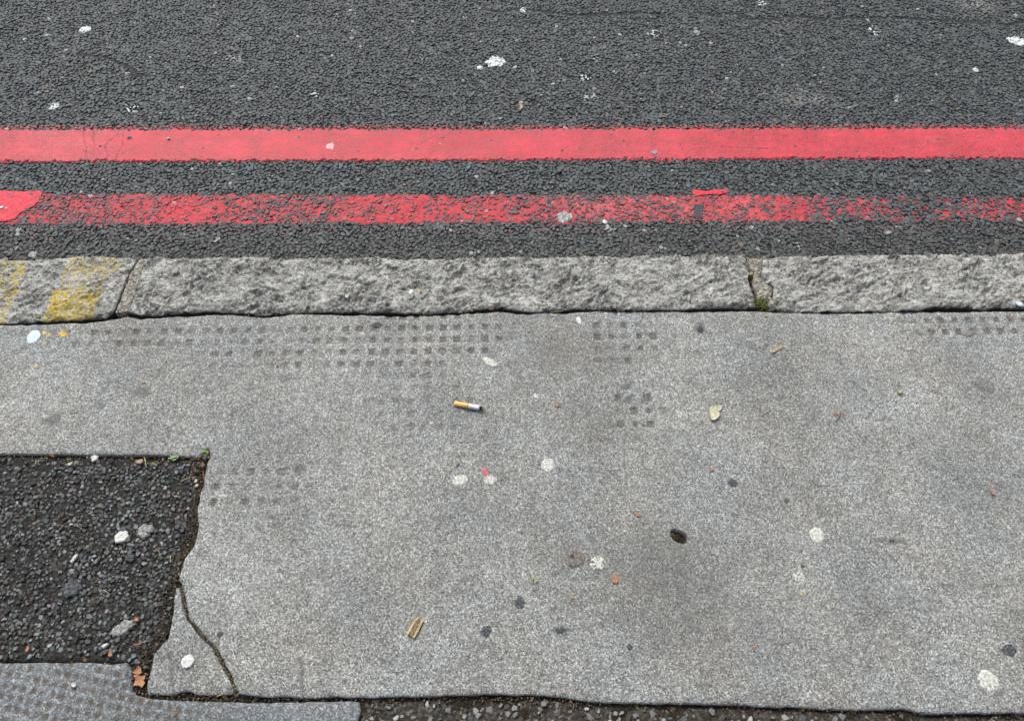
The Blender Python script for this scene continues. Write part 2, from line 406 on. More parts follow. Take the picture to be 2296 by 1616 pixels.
# ------------------------------------------------------------------ road
RX, RY1 = 1.80, 2.25
def line_y(pts):
    w = PL(pts, ZR); c = np.polyfit(w[:, 0], w[:, 1], 1); return lambda x: c[0] * x + c[1]
l1t = line_y([(0,289),(700,291),(1400,290),(2296,286)]); l1b = line_y([(0,365),(700,363),(1400,361),(2296,356)])
l2t = line_y([(0,428),(700,430),(1400,436),(2296,432)]); l2b = line_y([(0,508),(700,506),(1400,502),(2296,498)])
crack_road = [PL(c, ZR) for c in (
    [(1090,20),(1120,28),(1155,22),(1200,24),(1250,30),(1290,34),(1340,31),(1390,33),(1440,28),(1500,35)],
    [(1560,30),(1600,34),(1640,29),(1680,42),(1730,44),(1780,35),(1850,43),(1900,41),(1960,40),(2010,38),(2080,44),(2140,46),(2190,50),(2260,56),(2300,48),(2340,46)],
    [(180,120),(230,128),(290,150),(300,168),(330,170)],)]
def worn_level(x):
    """how much of the second line is left along its length (0..1)"""
    px = 1148 + x * 1120
    kx = np.array([-600,0,60,130,250,330,420,500,560,640,700,760,820,880,980,1100,1200,1300,1420,1530,1600,1700,1790,1840,1890,1960,2050,2130,2200,2300,2900.])
    kv = np.array([.5,.55,.50,.60,.68,.78,.78,.66,.58,.46,.50,.74,.84,.86,.76,.66,.60,.64,.62,.62,.74,.70,.80,.60,.34,.32,.26,.16,.32,.44,.3])
    return np.interp(px, kx, kv)
def road_mask(x, y):
    mk = np.zeros((len(x), 4)); mk[:, 3] = 1
    e = fbm(x * 30, y * 30, 5, 3) * .006
    t2, b2 = l2t(x) , l2b(x)
    band2 = sstep(b2 - .018, b2 + .016, y + e) * (1 - sstep(t2 - .018, t2 + .014, y + e))
    lev = worn_level(x)
    paint = band2 * (.24 + .40 * lev + .12 * fbm(x * 14, y * 14, 8, 3))
    spill = sstep(b2 - .07, b2 - .004, y) * (1 - band2) * (y < b2 + .012) * .50
    t1 = l1t(x)
    above = sstep(t1 - .01, t1 + .004, y) * (1 - sstep(t1 + .012, t1 + .026, y)) * .53
    above2 = np.exp(-((y - t1 - .034) / .010) ** 2) * .50 * (.75 + .5 * fbm(x * 5, y * 0, 9, 2))
    mk[:, 0] = np.maximum.reduce([paint, spill, above, above2])
    gut = 1 - sstep(.02, .20, y - kerb_y(x) + fbm(x * 9, y * 9, 3, 3) * .05)
    c = P(1800, 222, ZR); sm = np.exp(-((x - c[0]) / .055) ** 2 - ((y - c[1]) / .022) ** 2)
    c = P(2183, 10, ZR); sm = sm + np.exp(-((x - c[0]) / .05) ** 2 - ((y - c[1]) / .03) ** 2)
    mk[:, 2] = np.clip(sm * 1.5 * (1 + fbm(x * 30, y * 60, 19, 3)), 0, 1)
    mk[:, 1] = np.clip(gut * .80 + .10 * (fbm(x * 6, y * 6, 4, 3) > .12), 0, 1)
    return mk
def road_keep(X, Y):
    m = (Y > kerb_y(X) - .012) & (np.abs(X) < .22 + .72 * (Y + .35))
    for c in crack_road:
        d, _, _ = seg_dist(X, Y, c); m &= d > .0062
    return m
Xs, Ys, Rs = packed(-RX, RX, .86, RY1, .0088, 11, road_keep, .42); Rs = Rs * 1.12
und = lambda x, y: fbm(x * 7, y * 7, 21, 3) * .0016
r_ = np.random.default_rng(12); N = len(Xs)
Zs = ZR + und(Xs, Ys) + r_.normal(0, .00075, N)
g_ = 1 - sstep(.03, .19, Ys - kerb_y(Xs)); Zs -= g_ * .0006
v = np.exp(r_.normal(0, .24, N)) * .069
tint = np.stack([v * .90, v * 1.0, v * 1.05], 1)
b_ = r_.random(N) < .012; tint[b_] = np.stack([v * 1.9, v * 1.45, v * 1.15], 1)[b_]
b_ = r_.random(N) < .006; tint[b_] = np.array([.30, .30, .28])

bigx, bigy = 60.0, 60.0
# tar sheet: fine relief near the camera, one sheet out to the horizon
def tar_sheet():
    xs = np.concatenate([[-60, -12, -4], np.arange(-2.1, 2.1001, .012), [4, 12, 60]])
    ys = np.concatenate([[.80], np.arange(.84, 2.6, .012), [4, 12, 60]])
    gx, gy = np.meshgrid(xs, ys); nx = len(xs)
    z = ZR - .0022 + .0012 * (1 - sstep(.02, .14, gy - kerb_y(gx) + fbm(gx * 9, gy * 9, 3, 3) * .04)) + fbm(gx * 45, gy * 45, 27, 3) * .0008 + und(gx, gy) * (np.abs(gx) < 2.2) * (gy < 2.7)
    far = (np.abs(gx) > 2.05) | (gy > 2.5); z = np.where(far, ZR - .0015, z)
    V = np.stack([gx.ravel(), gy.ravel(), z.ravel()], 1)
    idx = (np.arange(len(ys) - 1)[:, None] * nx + np.arange(nx - 1)[None]).ravel()
    Q = quad_faces(idx, nx)
    o = mesh_np("road", V, Q.ravel(), np.arange(len(Q)) * 4, m_tar, kind="structure", smooth=True)
    o.data.materials.append(m_asph); c = V[Q].mean(1)
    far = (np.abs(c[:, 0]) > np.minimum(RX, .22 + .72 * (c[:, 1] + .35))) | (c[:, 1] > RY1)
    o.data.polygons.foreach_set("material_index", far.astype(np.int32)); return o
road = tar_sheet()
road["label"] = "dark grey asphalt road with red lines beside the kerb"
_, SV = stones("asphalt_chippings", Xs, Ys, Zs, Rs, tint, m_stone, 13, road_mask, road, n=6, tilt=.115, top=.82, drop=(.07, .26))
# finer grit between the chippings
X2, Y2, R2 = packed(-1.5, 1.5, .86, 2.15, .0118, 31, lambda X, Y: (Y > kerb_y(X) - .01) & (np.abs(X) < .12 + .72 * (Y + .2)))
r2 = np.random.default_rng(32); n2 = len(X2); v2 = np.exp(r2.normal(0, .35, n2)) * .075
t2_ = np.stack([v2 * .96, v2, v2 * 1.03], 1)
wsel = r2.random(n2) < .085; t2_[wsel] = np.array([.62, .63, .60]); wsel2 = r2.random(n2) < .02; t2_[wsel2] = np.array([.42, .30, .20])
small = np.where(wsel | wsel2, r2.uniform(.0005, .0013, n2), r2.uniform(.0016, .0032, n2))
z2 = ZR + und(X2, Y2) + np.where(wsel | wsel2, .0008, -.0014) + r2.normal(0, .0005, n2)
stones("asphalt_grit", X2, Y2, z2, small, t2_, m_stone, 33, road_mask, road, n=5)

class Ground:
    """drop height on the road chippings or on chippings elsewhere"""
    def __init__(s, V): s.V = V; s.n = V.shape[1] // 3; s.c = V[:, :s.n].mean(1)
    def tree(s, x, y, r):
        m = (np.abs(s.c[:, 0] - x) < r + .012) & (np.abs(s.c[:, 1] - y) < r + .012)
        vs, fs = [], []
        for st in s.V[m]:
            b = len(vs); vs += [tuple(p) for p in st]; n = s.n
            fs.append([b + i for i in range(n)])
            for i in range(n):
                j = (i + 1) % n
                fs.append([b + n + i, b + n + j, b + j, b + i]); fs.append([b + 2 * n + i, b + 2 * n + j, b + n + j, b + n + i])
        return BVHTree.FromPolygons(vs, fs) if vs else None
G_ROAD = Ground(SV)

def strip_paint(name, x0, x1, yt, yb, res, zfun, m, label, attrs_fun, edge=.004, seed=1, cracks=(), spread=0.):
    """a skin of paint laid over the chippings along the road"""
    xs = np.arange(x0, x1, res); lo = min(yb(x0), yb(x1)) - .02; hi = max(yt(x0), yt(x1)) + .02
    ys = np.arange(lo, hi, res); gx, gy = np.meshgrid(xs, ys); nx = len(xs); x = gx.ravel(); y = gy.ravel()
    x = x + rng.uniform(-.3, .3, len(x)) * res; y = y + rng.uniform(-.3, .3, len(y)) * res
    e = fbm(x * 110, y * 110, seed, 3) * .0120 + fbm(x * 9, y * 9, seed + 7, 2) * .0016
    ins = np.minimum(yt(x) - y, y - yb(x)) + e + spread
    z = zfun(x, y) - (1 - sstep(-.001, edge, ins)) * .0065
    at = attrs_fun(x, y)
    for c in cracks:
        d, _, _ = seg_dist(x, y, c)
        w = np.exp(-(d / .0009) ** 2) * np.clip(.75 + fbm(x * 60, y * 60, 14, 2), .1, 1); z -= w * .0015; at["crack"] = np.maximum(at.get("crack", np.zeros(len(x))), w)
    V = np.stack([x, y, z], 1)
    idx = (np.arange(len(ys) - 1)[:, None] * nx + np.arange(nx - 1)[None]).ravel()
    Q = quad_faces(idx, nx); Q = Q[(ins[Q] > -.004).any(1)]
    A = [(n_, 'POINT', d_) for n_, d_ in at.items()]
    V, Q, A = compact(V, Q, A)
    o = mesh_np(name, V, Q.ravel(), np.arange(len(Q)) * 4, m, road, None, True, A)
    o["label"] = label; return o
cr1 = [rough(PL(c, ZR), .004, .0016, 4) for c in ([(207,288),(212,300),(209,312),(213,325),(211,345)], [(190,366),(195,340),(190,318),(188,295)],
       [(271,290),(263,306),(245,318),(236,330),(243,350),(240,364)], [(276,302),(275,330),(262,346),(261,363)],
       [(1616,331),(1650,333),(1690,334),(1738,335)], [(1518,350),(1532,362)], [(1527,322),(1531,340)])]
def a1(x, y):
    px = 1148 + x * 1110
    pale = np.exp(-((px - 20) / 130) ** 2) * .9 + np.exp(-((px - 1490) / 90) ** 2) * .6 + .45 * sstep(1750, 2250, px) * (.6 + fbm(x * 6, y * 20, 3, 3))
    pale += np.clip(fbm(x * 5, y * 14, 44, 3), 0, 1) * .7
    return {"pale": np.clip(pale, 0, 1), "crack": np.zeros(len(x))}
strip_paint("red_line", -1.75, 1.75, l1t, l1b, .0019, lambda x, y: ZR + und(x, y) + .0019 + fbm(x * 60, y * 60, 55, 2) * .0004,
            m_red, "solid bright red line painted along the road", a1, seed=61, cracks=cr1)
def zworn(x, y):
    lev = worn_level(x)
    return ZR + und(x, y) - .0025 + lev * .0024 + fbm(x * 24, y * 24, 70, 3) * .0014 + fbm(x * 55, y * 55, 71, 3) * .0014
def a2(x, y):
    px = 1148 + x * 1170
    pale = np.exp(-((px - 1380) / 110) ** 2) + np.exp(-((px - 1650) / 120) ** 2) * .9
    return {"pale": np.clip(pale * (.5 + fbm(x * 12, y * 12, 66, 3)), 0, 1)}
strip_paint("worn_red_line", -1.55, 1.55, l2t, l2b, .0024, zworn, m_worn,
            "worn red line nearer the kerb with dark stones showing through", a2, edge=.016, seed=81, spread=.006)

# ------------------------------------------------------------------ slabs and kerb stones as relief blocks
def block(name, outline, res, zfun, depth, m, parent, maskfun=None, round_=.0022, rw=.003, label=None, grime_shade=False):
    lo = outline.min(0) - 2 * res; hi = outline.max(0) + 2 * res
    xs = np.arange(lo[0], hi[0], res); ys = np.arange(lo[1], hi[1], res); nx = len(xs)
    gx, gy = np.meshgrid(xs, ys); x = gx.ravel(); y = gy.ravel()
    ins = inside(x, y, outline)
    d = np.full(len(x), 1.0); qx = x.copy(); qy = y.copy()
    near = np.zeros(len(x), bool)                            # only cells near the outline need exact distances
    cell = .02; ci = np.floor(x / cell).astype(int); cj = np.floor(y / cell).astype(int)
    occ = set()
    for k in range(len(outline)):
        a = outline[k]; b = outline[(k + 1) % len(outline)]; L = np.hypot(*(b - a)); n = max(1, int(L / .01))
        for i in range(n + 1):
            p = a + (b - a) * i / n; u, w = int(np.floor(p[0] / cell)), int(np.floor(p[1] / cell))
            for du in (-1, 0, 1):
                for dw in (-1, 0, 1): occ.add((u + du) * 100000 + w + dw)
    near = np.isin(ci * 100000 + cj, np.fromiter(occ, np.int64))
    dn, nxp, nyp = seg_dist(x[near], y[near], outline, True)
    d[near] = dn; qx[near] = nxp; qy[near] = nyp
    sd = np.where(ins, d, -d)
    snap = np.abs(sd) < .62 * res
    x = np.where(snap, qx, x); y = np.where(snap, qy, y)
    z = zfun(x, y) - round_ * np.exp(-np.clip(sd, 0, 1) / rw) * (1 + .5 * fbm(x * 60, y * 60, 91, 2))
    out = (~snap) & (sd < 0)
    x = np.where(out, qx * .75 + x * .25, x); y = np.where(out, qy * .75 + y * .25, y)
    z = np.where(out, np.where(y > kerb_y(x) - .06, -max(depth, .03) if depth < .1 else -.125, -min(depth, .035)), z)
    idx = (np.arange(len(ys) - 1)[:, None] * nx + np.arange(nx - 1)[None]).ravel()
    Q = quad_faces(idx, nx); Q = Q[(sd[Q] > -1.7 * res).all(1) & ((sd[Q] > -.62 * res).sum(1) >= 2)]
    V = np.stack([x, y, z], 1)
    MK = maskfun(x, y) if maskfun else np.zeros((len(x), 4))
    if grime_shade: MK[:, 1] = np.where(out, 1.0, MK[:, 1])  # joint walls blackened: soil plus the narrow gap's shade put into the colour
    V, Q, A = compact(V, Q, [("mask", 'POINT', MK)])
    o = mesh_np(name, V, Q.ravel(), np.arange(len(Q)) * 4, m, parent, None, True, A)
    if label: o["label"] = label
    return o

kerb = mesh_py("kerb", [(-60, kerb_y(-60) - .10, -.118), (60, kerb_y(60) - .10, -.118), (60, kerb_y(60) - .02, -.118), (-60, kerb_y(-60) - .02, -.118),
                        (-60, kerb_y(-60) - .10, -.022), (60, kerb_y(60) - .10, -.022), (60, kerb_y(60) - .02, -.022), (-60, kerb_y(-60) - .02, -.022)],
               [(3, 2, 1, 0), (4, 5, 6, 7), (0, 1, 5, 4), (1, 2, 6, 5), (2, 3, 7, 6), (3, 0, 4, 7)], m_mortar)
tag(kerb, "rough grey granite kerb between the road and the pavement", kind="structure")
def kz(seed, amp=1.0):
    def f(x, y):
        wx = x + fbm(x * 40, y * 40, seed, 3) * .008; wy = y + fbm(x * 40, y * 40, seed + 5, 3) * .008
        h = fbm(x * 13, y * 13, seed + 9, 3) * .0050
        pm = sstep(-.22, .22, fbm(x * 17, y * 17, seed + 3, 3)); pm2 = sstep(-.2, .25, fbm(x * 26, y * 26, seed + 4, 3))
        rx_, ry_ = wx * .85 + wy * .53, -wx * .53 + wy * .85
        rid = 1 - np.abs(perlin(rx_ * 22 + fbm(x * 60, y * 60, seed + 6, 3), ry_ * 46, seed + 12)) * 1.8      # broken chisel ridges running askew
        h += (np.clip(rid, 0, 1) ** 3 - .3) * .0050 * (.25 + pm)
        h += facets(wx * 28, wy * 40, seed + 20, .95) * .0042 * (.45 + .7 * pm2)
        h += facets(wx * 85 + pm * .4, wy * 105, seed + 30, .95) * .0032 * (.15 + pm)
        h += facets(wx * 180, wy * 200, seed + 40, .9) * .0028 * (.15 + 1.1 * pm2)
        h += fbm(x * 280, y * 280, seed + 60, 3) * .0020 * (.4 + pm)
        return KZ + .001 + h * amp
    return f
def kpart(poly, x0, x1):
    pts = [p for p in poly if x0 < p[0] < x1]; return np.array(pts)
def cut(poly, x):
    k = np.searchsorted(poly[:, 0], x); a, b = poly[k - 1], poly[k]; t = (x - a[0]) / (b[0] - a[0]); return a + t * (b - a)
j1 = PL([(306,579),(286,614),(275,642),(265,669),(252,699)], KZ)
j1r = PL([(324,578),(318,605),(309,640),(296,675),(284,698)], KZ)
j2 = PL([(1671,573),(1674,595),(1680,612),(1676,622),(1683,645),(1692,668),(1694,690)], KZ)
j2r = PL([(1712,574),(1711,600),(1708,615),(1722,632),(1736,640),(1733,668),(1722,676),(1726,695)], KZ)
def kstone(fx0, fx1, leftpts, rightpts, seed, label, maskf=None, amp=1.0):
    """outline: front edge left to right, right joint, back edge right to left, left joint"""
    fr = rough(kpart(kf, fx0[0], fx1[0]), .008, .0012, seed); bk = kpart(kb, fx0[1], fx1[1])[::-1]
    o = np.vstack([fr, rightpts, bk, leftpts[::-1]])
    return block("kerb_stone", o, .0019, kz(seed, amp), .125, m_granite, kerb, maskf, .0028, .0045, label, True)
def back_grime(x, y):
    """soil caught along the joint behind the kerb"""
    mk = np.zeros((len(x), 4)); mk[:, 3] = 1
    d = y - np.interp(x, kb[:, 0], kb[:, 1])
    w = .004 + .012 * np.clip(fbm(x * 22, y * 0 + 3.3, 15, 3) + .12, 0, 1) * 2
    mk[:, 1] = .10 * (1 - sstep(.3, 1.0, d / w + fbm(x * 160, y * 160, 16, 2) * .5)); return mk
def yellow_mask(x, y):
    """two worn yellow bars across the left stone"""
    mk = np.zeros((len(x), 4)); mk[:, 3] = 1
    sl = x - P(100, 650)[0]
    X = lambda px: P(px, 650)[0] - P(100, 650)[0]
    e = fbm(x * 45, y * 45, 3, 3) * .007
    bar = lambda a, b: sstep(X(a) - .004, X(a) + .004, sl + e) * (1 - sstep(X(b) - .006, X(b) + .006, sl + e))
    edge1 = sstep(X(10), X(42), sl) * .22
    dn = 1 - sstep(.66, .9, (y - kerb_y(x) + .125) / .125)
    m1 = bar(-75, 47) * (.475 + edge1 * .28)
    vert = (kerb_y(x) - y) / .125
    m2 = bar(124, 238) * (.485 + .055 * sstep(.4, .85, vert) + .02 * np.exp(-((sl - X(150)) / .02) ** 2)) * (1 - .05 * np.exp(-((vert - .42) / .12) ** 2))
    m2 = np.maximum(m2, bar(140, 262) * (.505 - .3 * ((vert - .18) / .3) ** 2))
    mk[:, 0] = np.maximum(m1, m2); mk[:, 1] = back_grime(x, y)[:, 1]; return mk
left_end = np.array([[XL, kf[0][1]], [XL, kb[0][1]]]); right_end = np.array([[XR, kf[-1][1]], [XR, kb[-1][1]]])
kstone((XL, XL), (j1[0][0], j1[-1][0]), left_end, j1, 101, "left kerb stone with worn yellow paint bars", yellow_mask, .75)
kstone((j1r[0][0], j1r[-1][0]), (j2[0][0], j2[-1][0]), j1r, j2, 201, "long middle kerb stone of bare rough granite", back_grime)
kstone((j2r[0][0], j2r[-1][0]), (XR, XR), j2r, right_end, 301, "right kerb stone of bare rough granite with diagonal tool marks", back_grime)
mz = lambda s: (lambda x, y: KZ - .0015 + fbm(x * 60, y * 60, s, 4) * .003 + facets(x * 150, y * 150, s + 3, .8) * .001)
gap = np.array([.0036, 0]); g2 = np.array([.0006, 0])
block("mortar_joint", np.vstack([j1 + gap, j1r[::-1] - g2]), .0018, mz(11), .05, m_mortar, kerb, None, .002, .003, "pale beige mortar in the left kerb joint")
m2p = PL([(1678,577),(1684,576),(1712,577),(1710,602),(1706,616),(1720,634),(1734,642),(1731,668),(1720,674),(1704,671),(1698,652),(1689,634),(1690,622),(1693,612),(1686,604),(1682,590)], KZ)
block("mortar_joint", m2p, .0018, mz(21), .05, m_mortar, kerb, None, .003, .004, "crumbling tan mortar in the right kerb joint")
for sx in (-1, 1):                                           # the kerb runs on beyond the picture
    for i in range(6):
        a = 1.124 + i * .905; b = a + .897; x0, x1 = (a, b) if sx > 0 else (-b, -a)
        o = np.array([[x0, kerb_y(x0)], [x1, kerb_y(x1)], [x1, kerb_y(x1) - .125], [x0, kerb_y(x0) - .125]])
        block("kerb_stone", rough(np.vstack([o, o[:1]]), .02, .001, i)[:-1], .007, kz(400 + i * 7 + sx), .125, m_granite, kerb)

# soil bed under the pavement shows in every joint
def soil():
    xs = np.concatenate([[-60, -8, -2.5], np.arange(-1.4, 1.401, .006), [2.5, 8, 60]]); ys = np.concatenate([[-60, -6, -1], np.arange(.05, .85, .006), [.875]])
    gx, gy = np.meshgrid(xs, ys); nx = len(xs)
    yy = np.minimum(gy, kerb_y(gx) - .03)
    z = -.0085 + fbm(gx * 30, gy * 30, 5, 4) * .0035; z = np.where((np.abs(gx) > 2) | (gy < 0), -.012, z)
    # deeper in the joint behind the kerb
    dk = np.abs(gy - np.interp(gx, se[:, 0], se[:, 1])); z = z - .014 * np.exp(-(dk / .016) ** 2)
    V = np.stack([gx.ravel(), yy.ravel(), z.ravel()], 1)
    idx = (np.arange(len(ys) - 1)[:, None] * nx + np.arange(nx - 1)[None]).ravel(); Q = quad_faces(idx, nx)
    o = mesh_np("pavement", V, Q.ravel(), np.arange(len(Q)) * 4, m_soil, kind="structure", smooth=True)
    o["label"] = "pavement of grey concrete slabs and tarred patches"; return o
pave = soil()

PATCH_R = [(463,1038),(458,1076),(448,1113),(441,1137),(445,1161),(444,1197),(431,1228),(415,1252),(404,1283),(402,1300)]
NOTCH = [(0,1016),(171,1018),(212,1019),(342,1019),(393,1021),(448,1024),(459,1004),(469,1006),(471,1024)]
CRACK = [(405,1314),(410,1341),(419,1382),(445,1417),(479,1451),(496,1482),(510,1509),(523,1533),(530,1557)]
BOT = [(581,1560),(677,1563),(785,1562),(927,1562),(1047,1557),(1098,1555),(1218,1558),(1259,1562),(1303,1570),(1372,1575),(1541,1577),(1649,1579),(1786,1586),(1923,1591),(2025,1589),(2077,1599),(2298,1597)]
crk = PL(CRACK)
crkR = crk + np.array([.0024, .0008]); crkL = crk - np.array([.0030, .0008])
bot = PL(BOT); bot_r = np.vstack([bot, [XR, bot[-1][1] - .012]])
xl_patch = XL
notch = PL(NOTCH); notch = np.vstack([[XL, notch[0][1]], notch])
pr = PL(PATCH_R)
main_o = np.vstack([rough(se, .006, .0012, 3), [XR, se[-1][1]], [XR, bot_r[-1][1]], rough(bot_r[::-1], .008, .0012, 5),
                    rough(np.vstack([crkR, pr[-1:]])[::-1][:0:-1] if False else crkR[::-1], .006, .0010, 6), rough(pr[::-1], .006, .0012, 7), rough(notch[::-1], .008, .0006, 8)])
# worn square print pressed into the slab
gA, gB = P(1088, 733)[:2], P(2077, 719)[:2]
ud = (gB - gA) / np.hypot(*(gB - gA)); vd = np.array((-ud[1], ud[0])); SPC = .0242
ZONES = [((780, 775), (360, 62), .80), ((970, 755), (190, 60), 1.1), ((430, 755), (330, 36), .70), ((950, 905), (150, 80), .55), ((1395, 765), (90, 58), 1.1), ((1425, 915), (66, 66), 1.15), ((2200, 735), (190, 30), 1.5), ((230, 752), (210, 24), .95),
         ((920, 880), (110, 70), .45), ((560, 1090), (140, 60), .72), ((1700, 780), (90, 40), .25), ((420, 950), (120, 40), .28), ((620, 1120), (60, 50), .4), ((1250, 1330), (80, 50), .3), ((600,800),(200,90),.4)]
def print_cells(x, y, origin, ud, vd, spc, half, seed, wfun, soft=.0008):
    u = (x - origin[0]) * ud[0] + (y - origin[1]) * ud[1]; w = (x - origin[0]) * vd[0] + (y - origin[1]) * vd[1]
    iu = np.round(u / spc); iw = np.round(w / spc); du = u - iu * spc; dw = w - iw * spc
    hw = half * (.82 + .34 * hsh(iu, iw, seed + 2))
    e = fbm(x * 240, y * 240, seed + 4, 2) * .0016
    sq = (1 - sstep(hw - soft, hw + soft, np.abs(du) + e)) * (1 - sstep(hw - soft, hw + soft, np.abs(dw) - e))
    cx = origin[0] + iu * spc * ud[0] + iw * spc * vd[0]; cy = origin[1] + iu * spc * ud[1] + iw * spc * vd[1]
    return sq * np.clip(wfun(cx, cy) * (.42 + 1.0 * hsh(iu, iw, seed)), 0, 1)
def zone_w(cx, cy):
    w = np.zeros(cx.shape)
    for (px, py), (sx, sy), s in ZONES:
        c = P(px, py); k1 = P(px + sx, py)[0] - c[0]; k2 = abs(P(px, py + sy)[1] - c[1])
        q = ((cx - c[0]) / k1) ** 2 + ((cy - c[1]) / k2) ** 2
        w = np.maximum(w, s * (1 - sstep(.55, 1.25, q)))
    return w
STAINS = [(1230,790,90,55,.15),(640,845,16,10,.5),(315,880,22,14,.75),(120,940,24,14,.70),(222,905,20,12,.60),(672,1052,16,14,.70),(330,872,10,8,.5),(1560,1350,220,160,.22),(1330,960,80,60,.12),
          (1420,1240,160,60,.30),(2205,865,24,18,.65),(1995,1212,34,9,.55),(1570,735,14,14,.8),(1562,790,12,7,.6),(845,730,14,8,.8),(760,760,8,6,.6),(1060,1130,90,60,.15),(1850,1150,10,6,.5),(1500,1100,60,120,.22),
          (770,1093,10,8,.6),(880,1045,8,8,.4),(1355,868,10,7,.7),(1403,868,13,8,.9),(1408,896,10,9,.8),(1438,897,12,8,.7),(1256,1413,22,11,.5),(1090,1445,14,9,.35),(700,1180,200,90,-.2),(2230,1350,160,60,-.15),(1860,1420,160,90,.12),(2180,1080,120,160,.1)]
def slab_mask(x, y):
    mk = np.zeros((len(x), 4)); mk[:, 3] = 1
    mk[:, 0] = print_cells(x, y, gA, ud, vd, SPC, .0055, 5, zone_w) * .9
    st = np.zeros(len(x))
    for px, py, rx, ry, s in STAINS:
        c = P(px, py); kx = P(px + rx, py)[0] - c[0]; ky = abs(P(px, py + ry)[1] - c[1])
        q = ((x - c[0]) / kx) ** 2 + ((y - c[1]) / ky) ** 2
        if rx < 40: st += s * (1 - sstep(.55, 1.15, q + fbm(x * 90, y * 90, 7, 2) * .8))
        else: st += s * np.exp(-q)
    mk[:, 1] = np.clip(st + .10 * np.clip(fbm(x * 60, y * 60, 17, 3) - .28, 0, 1) * 6, 0, 1)
    yl = np.zeros(len(x))
    for px, py, r in ((98,745,5),(110,750,4),(140,747,8),(168,725,3),(98,767,3),(165,741,2)):
        c = P(px, py); q = np.hypot(x - c[0], y - c[1]) / (r * .00078); yl = np.maximum(yl, 1 - sstep(.6, 1.2, q + fbm(x * 300, y * 300, 3, 2)))
    mk[:, 2] = yl
    for px, py, rx, ry, sv in ((1235,790,120,70,.26),(1180,860,80,60,.12),(1560,1330,200,170,.22),(1330,960,120,80,.16),(700,960,160,70,.12),(300,800,160,50,.15)):
        c = P(px, py); kx = P(px + rx, py)[0] - c[0]; ky = abs(P(px, py + ry)[1] - c[1])
        mk[:, 0] = np.maximum(mk[:, 0], sv * np.exp(-((x - c[0]) / kx) ** 2 - ((y - c[1]) / ky) ** 2) * (1 + .8 * fbm(x * 35, y * 35, 61, 3)))
    for c in hair:
        d, _, _ = seg_dist(x, y, c); mk[:, 0] = np.maximum(mk[:, 0], np.exp(-(d / .0016) ** 2) * .9)
    return mk
HOLE = P(1523, 1202)
def slab_z(x, y):
    z = fbm(x * 5, y * 5, 31, 3) * .0016 + fbm(x * 120, y * 120, 33, 3) * .0005
    z = z - print_cells(x, y, gA, ud, vd, SPC, .0055, 5, zone_w) * .0021
    a = math.radians(-32); dx = x - HOLE[0]; dy = y - HOLE[1]
    u = dx * math.cos(a) + dy * math.sin(a); w = -dx * math.sin(a) + dy * math.cos(a)
    q = np.hypot(u / .0135, w / .0078) + fbm(x * 120, y * 120, 77, 2) * .15
    z = z - .020 * (1 - sstep(.72, 1.12, q))
    for px, py, r in ((1766,1124,.0045),(2,0,0),(1995,1660,0),(1643,900,0)):
        if r:
            c = P(px, py); z = z - .006 * (1 - sstep(.5, 1.1, np.hypot(x - c[0], y - c[1]) / r))
    # two hairline cracks at the bottom edge
    for c in hair: 
        d, _, _ = seg_dist(x, y, c); z = z - .0016 * np.exp(-(d / .0012) ** 2)
    return z
hair = [PL(c) for c in ([(672,1475),(679,1500),(677,1530),(680,1566)], [(372,1455),(386,1490),(384,1520),(388,1560)])]
block("concrete_slab", main_o, .0020, slab_z, .03, m_slab, pave, slab_mask, .0022, .003, "large grey concrete slab with worn square print, cut round the tarred patch")
# broken corner
cor = PL([(393,1317),(387,1365),(383,1396),(376,1430),(352,1454),(342,1468),(339,1492),(330,1523),(327,1547),(330,1556),(386,1557),(404,1550),(424,1548),(445,1558),(496,1557),(522,1555)])
cor_o = np.vstack([rough(crkL[::-1][1:], .006, .001, 9), rough(cor, .006, .0011, 10)])
block("concrete_slab", cor_o, .0023, lambda x, y: slab_z(x, y) - .0015, .03, m_slab, pave, slab_mask, .0022, .003, "broken corner of the grey slab below the crack")
# lower left slab with small print
LB = [(0,1485),(205,1485),(253,1488),(280,1484),(291,1492),(292,1540),(301,1557),(342,1567),(438,1572),(513,1573),(581,1575),(785,1571),(803,1573),(807,1594),(801,1616),(798,1680),(790,1800)]
lb = PL(LB); lb_o = np.vstack([rough(np.vstack([[XL, lb[0][1]], lb]), .008, .0009, 12), [lb[-1][0], -.10], [XL, -.10]])
lA = P(60, 1520)[:2]
def lmask(x, y):
    mk = np.zeros((len(x), 4)); mk[:, 3] = 1
    c = P(90, 1570); c2 = P(560, 1600)
    wf = lambda a, b: np.maximum(1 - sstep(.15, .34, np.hypot((a - c[0]), (b - c[1]) * 1.6)), .35)
    mk[:, 0] = print_cells(x, y, lA, np.array([1., 0]), np.array([.18, 1.]), 0.0133, .0036, 9, wf, .001) * 1.15; return mk
block("concrete_slab", lb_o, .0026, lambda x, y: -.001 + fbm(x * 6, y * 6, 41, 3) * .001 - lmask(x, y)[:, 0] * .0012, .03, m_slab_blue, pave, lmask, .002, .003,
      "blue grey slab with a fine square print at the bottom left")
for sx in (-1, 1):                                           # neighbouring slabs beyond the picture
    for i in range(3):
        a = 1.125 + i * 1.51; b = a + 1.5; x0, x1 = (a, b) if sx > 0 else (-b, -a)
        t0, t1 = kerb_y(x0) - .130, kerb_y(x1) - .130
        o = np.array([[x0, t0], [x1, t1], [x1, t1 - .58], [x0, t0 - .58]])
        block("concrete_slab", o, .012, lambda x, y: fbm(x * 5, y * 5, 31, 3) * .0016, .03, m_slab, pave)

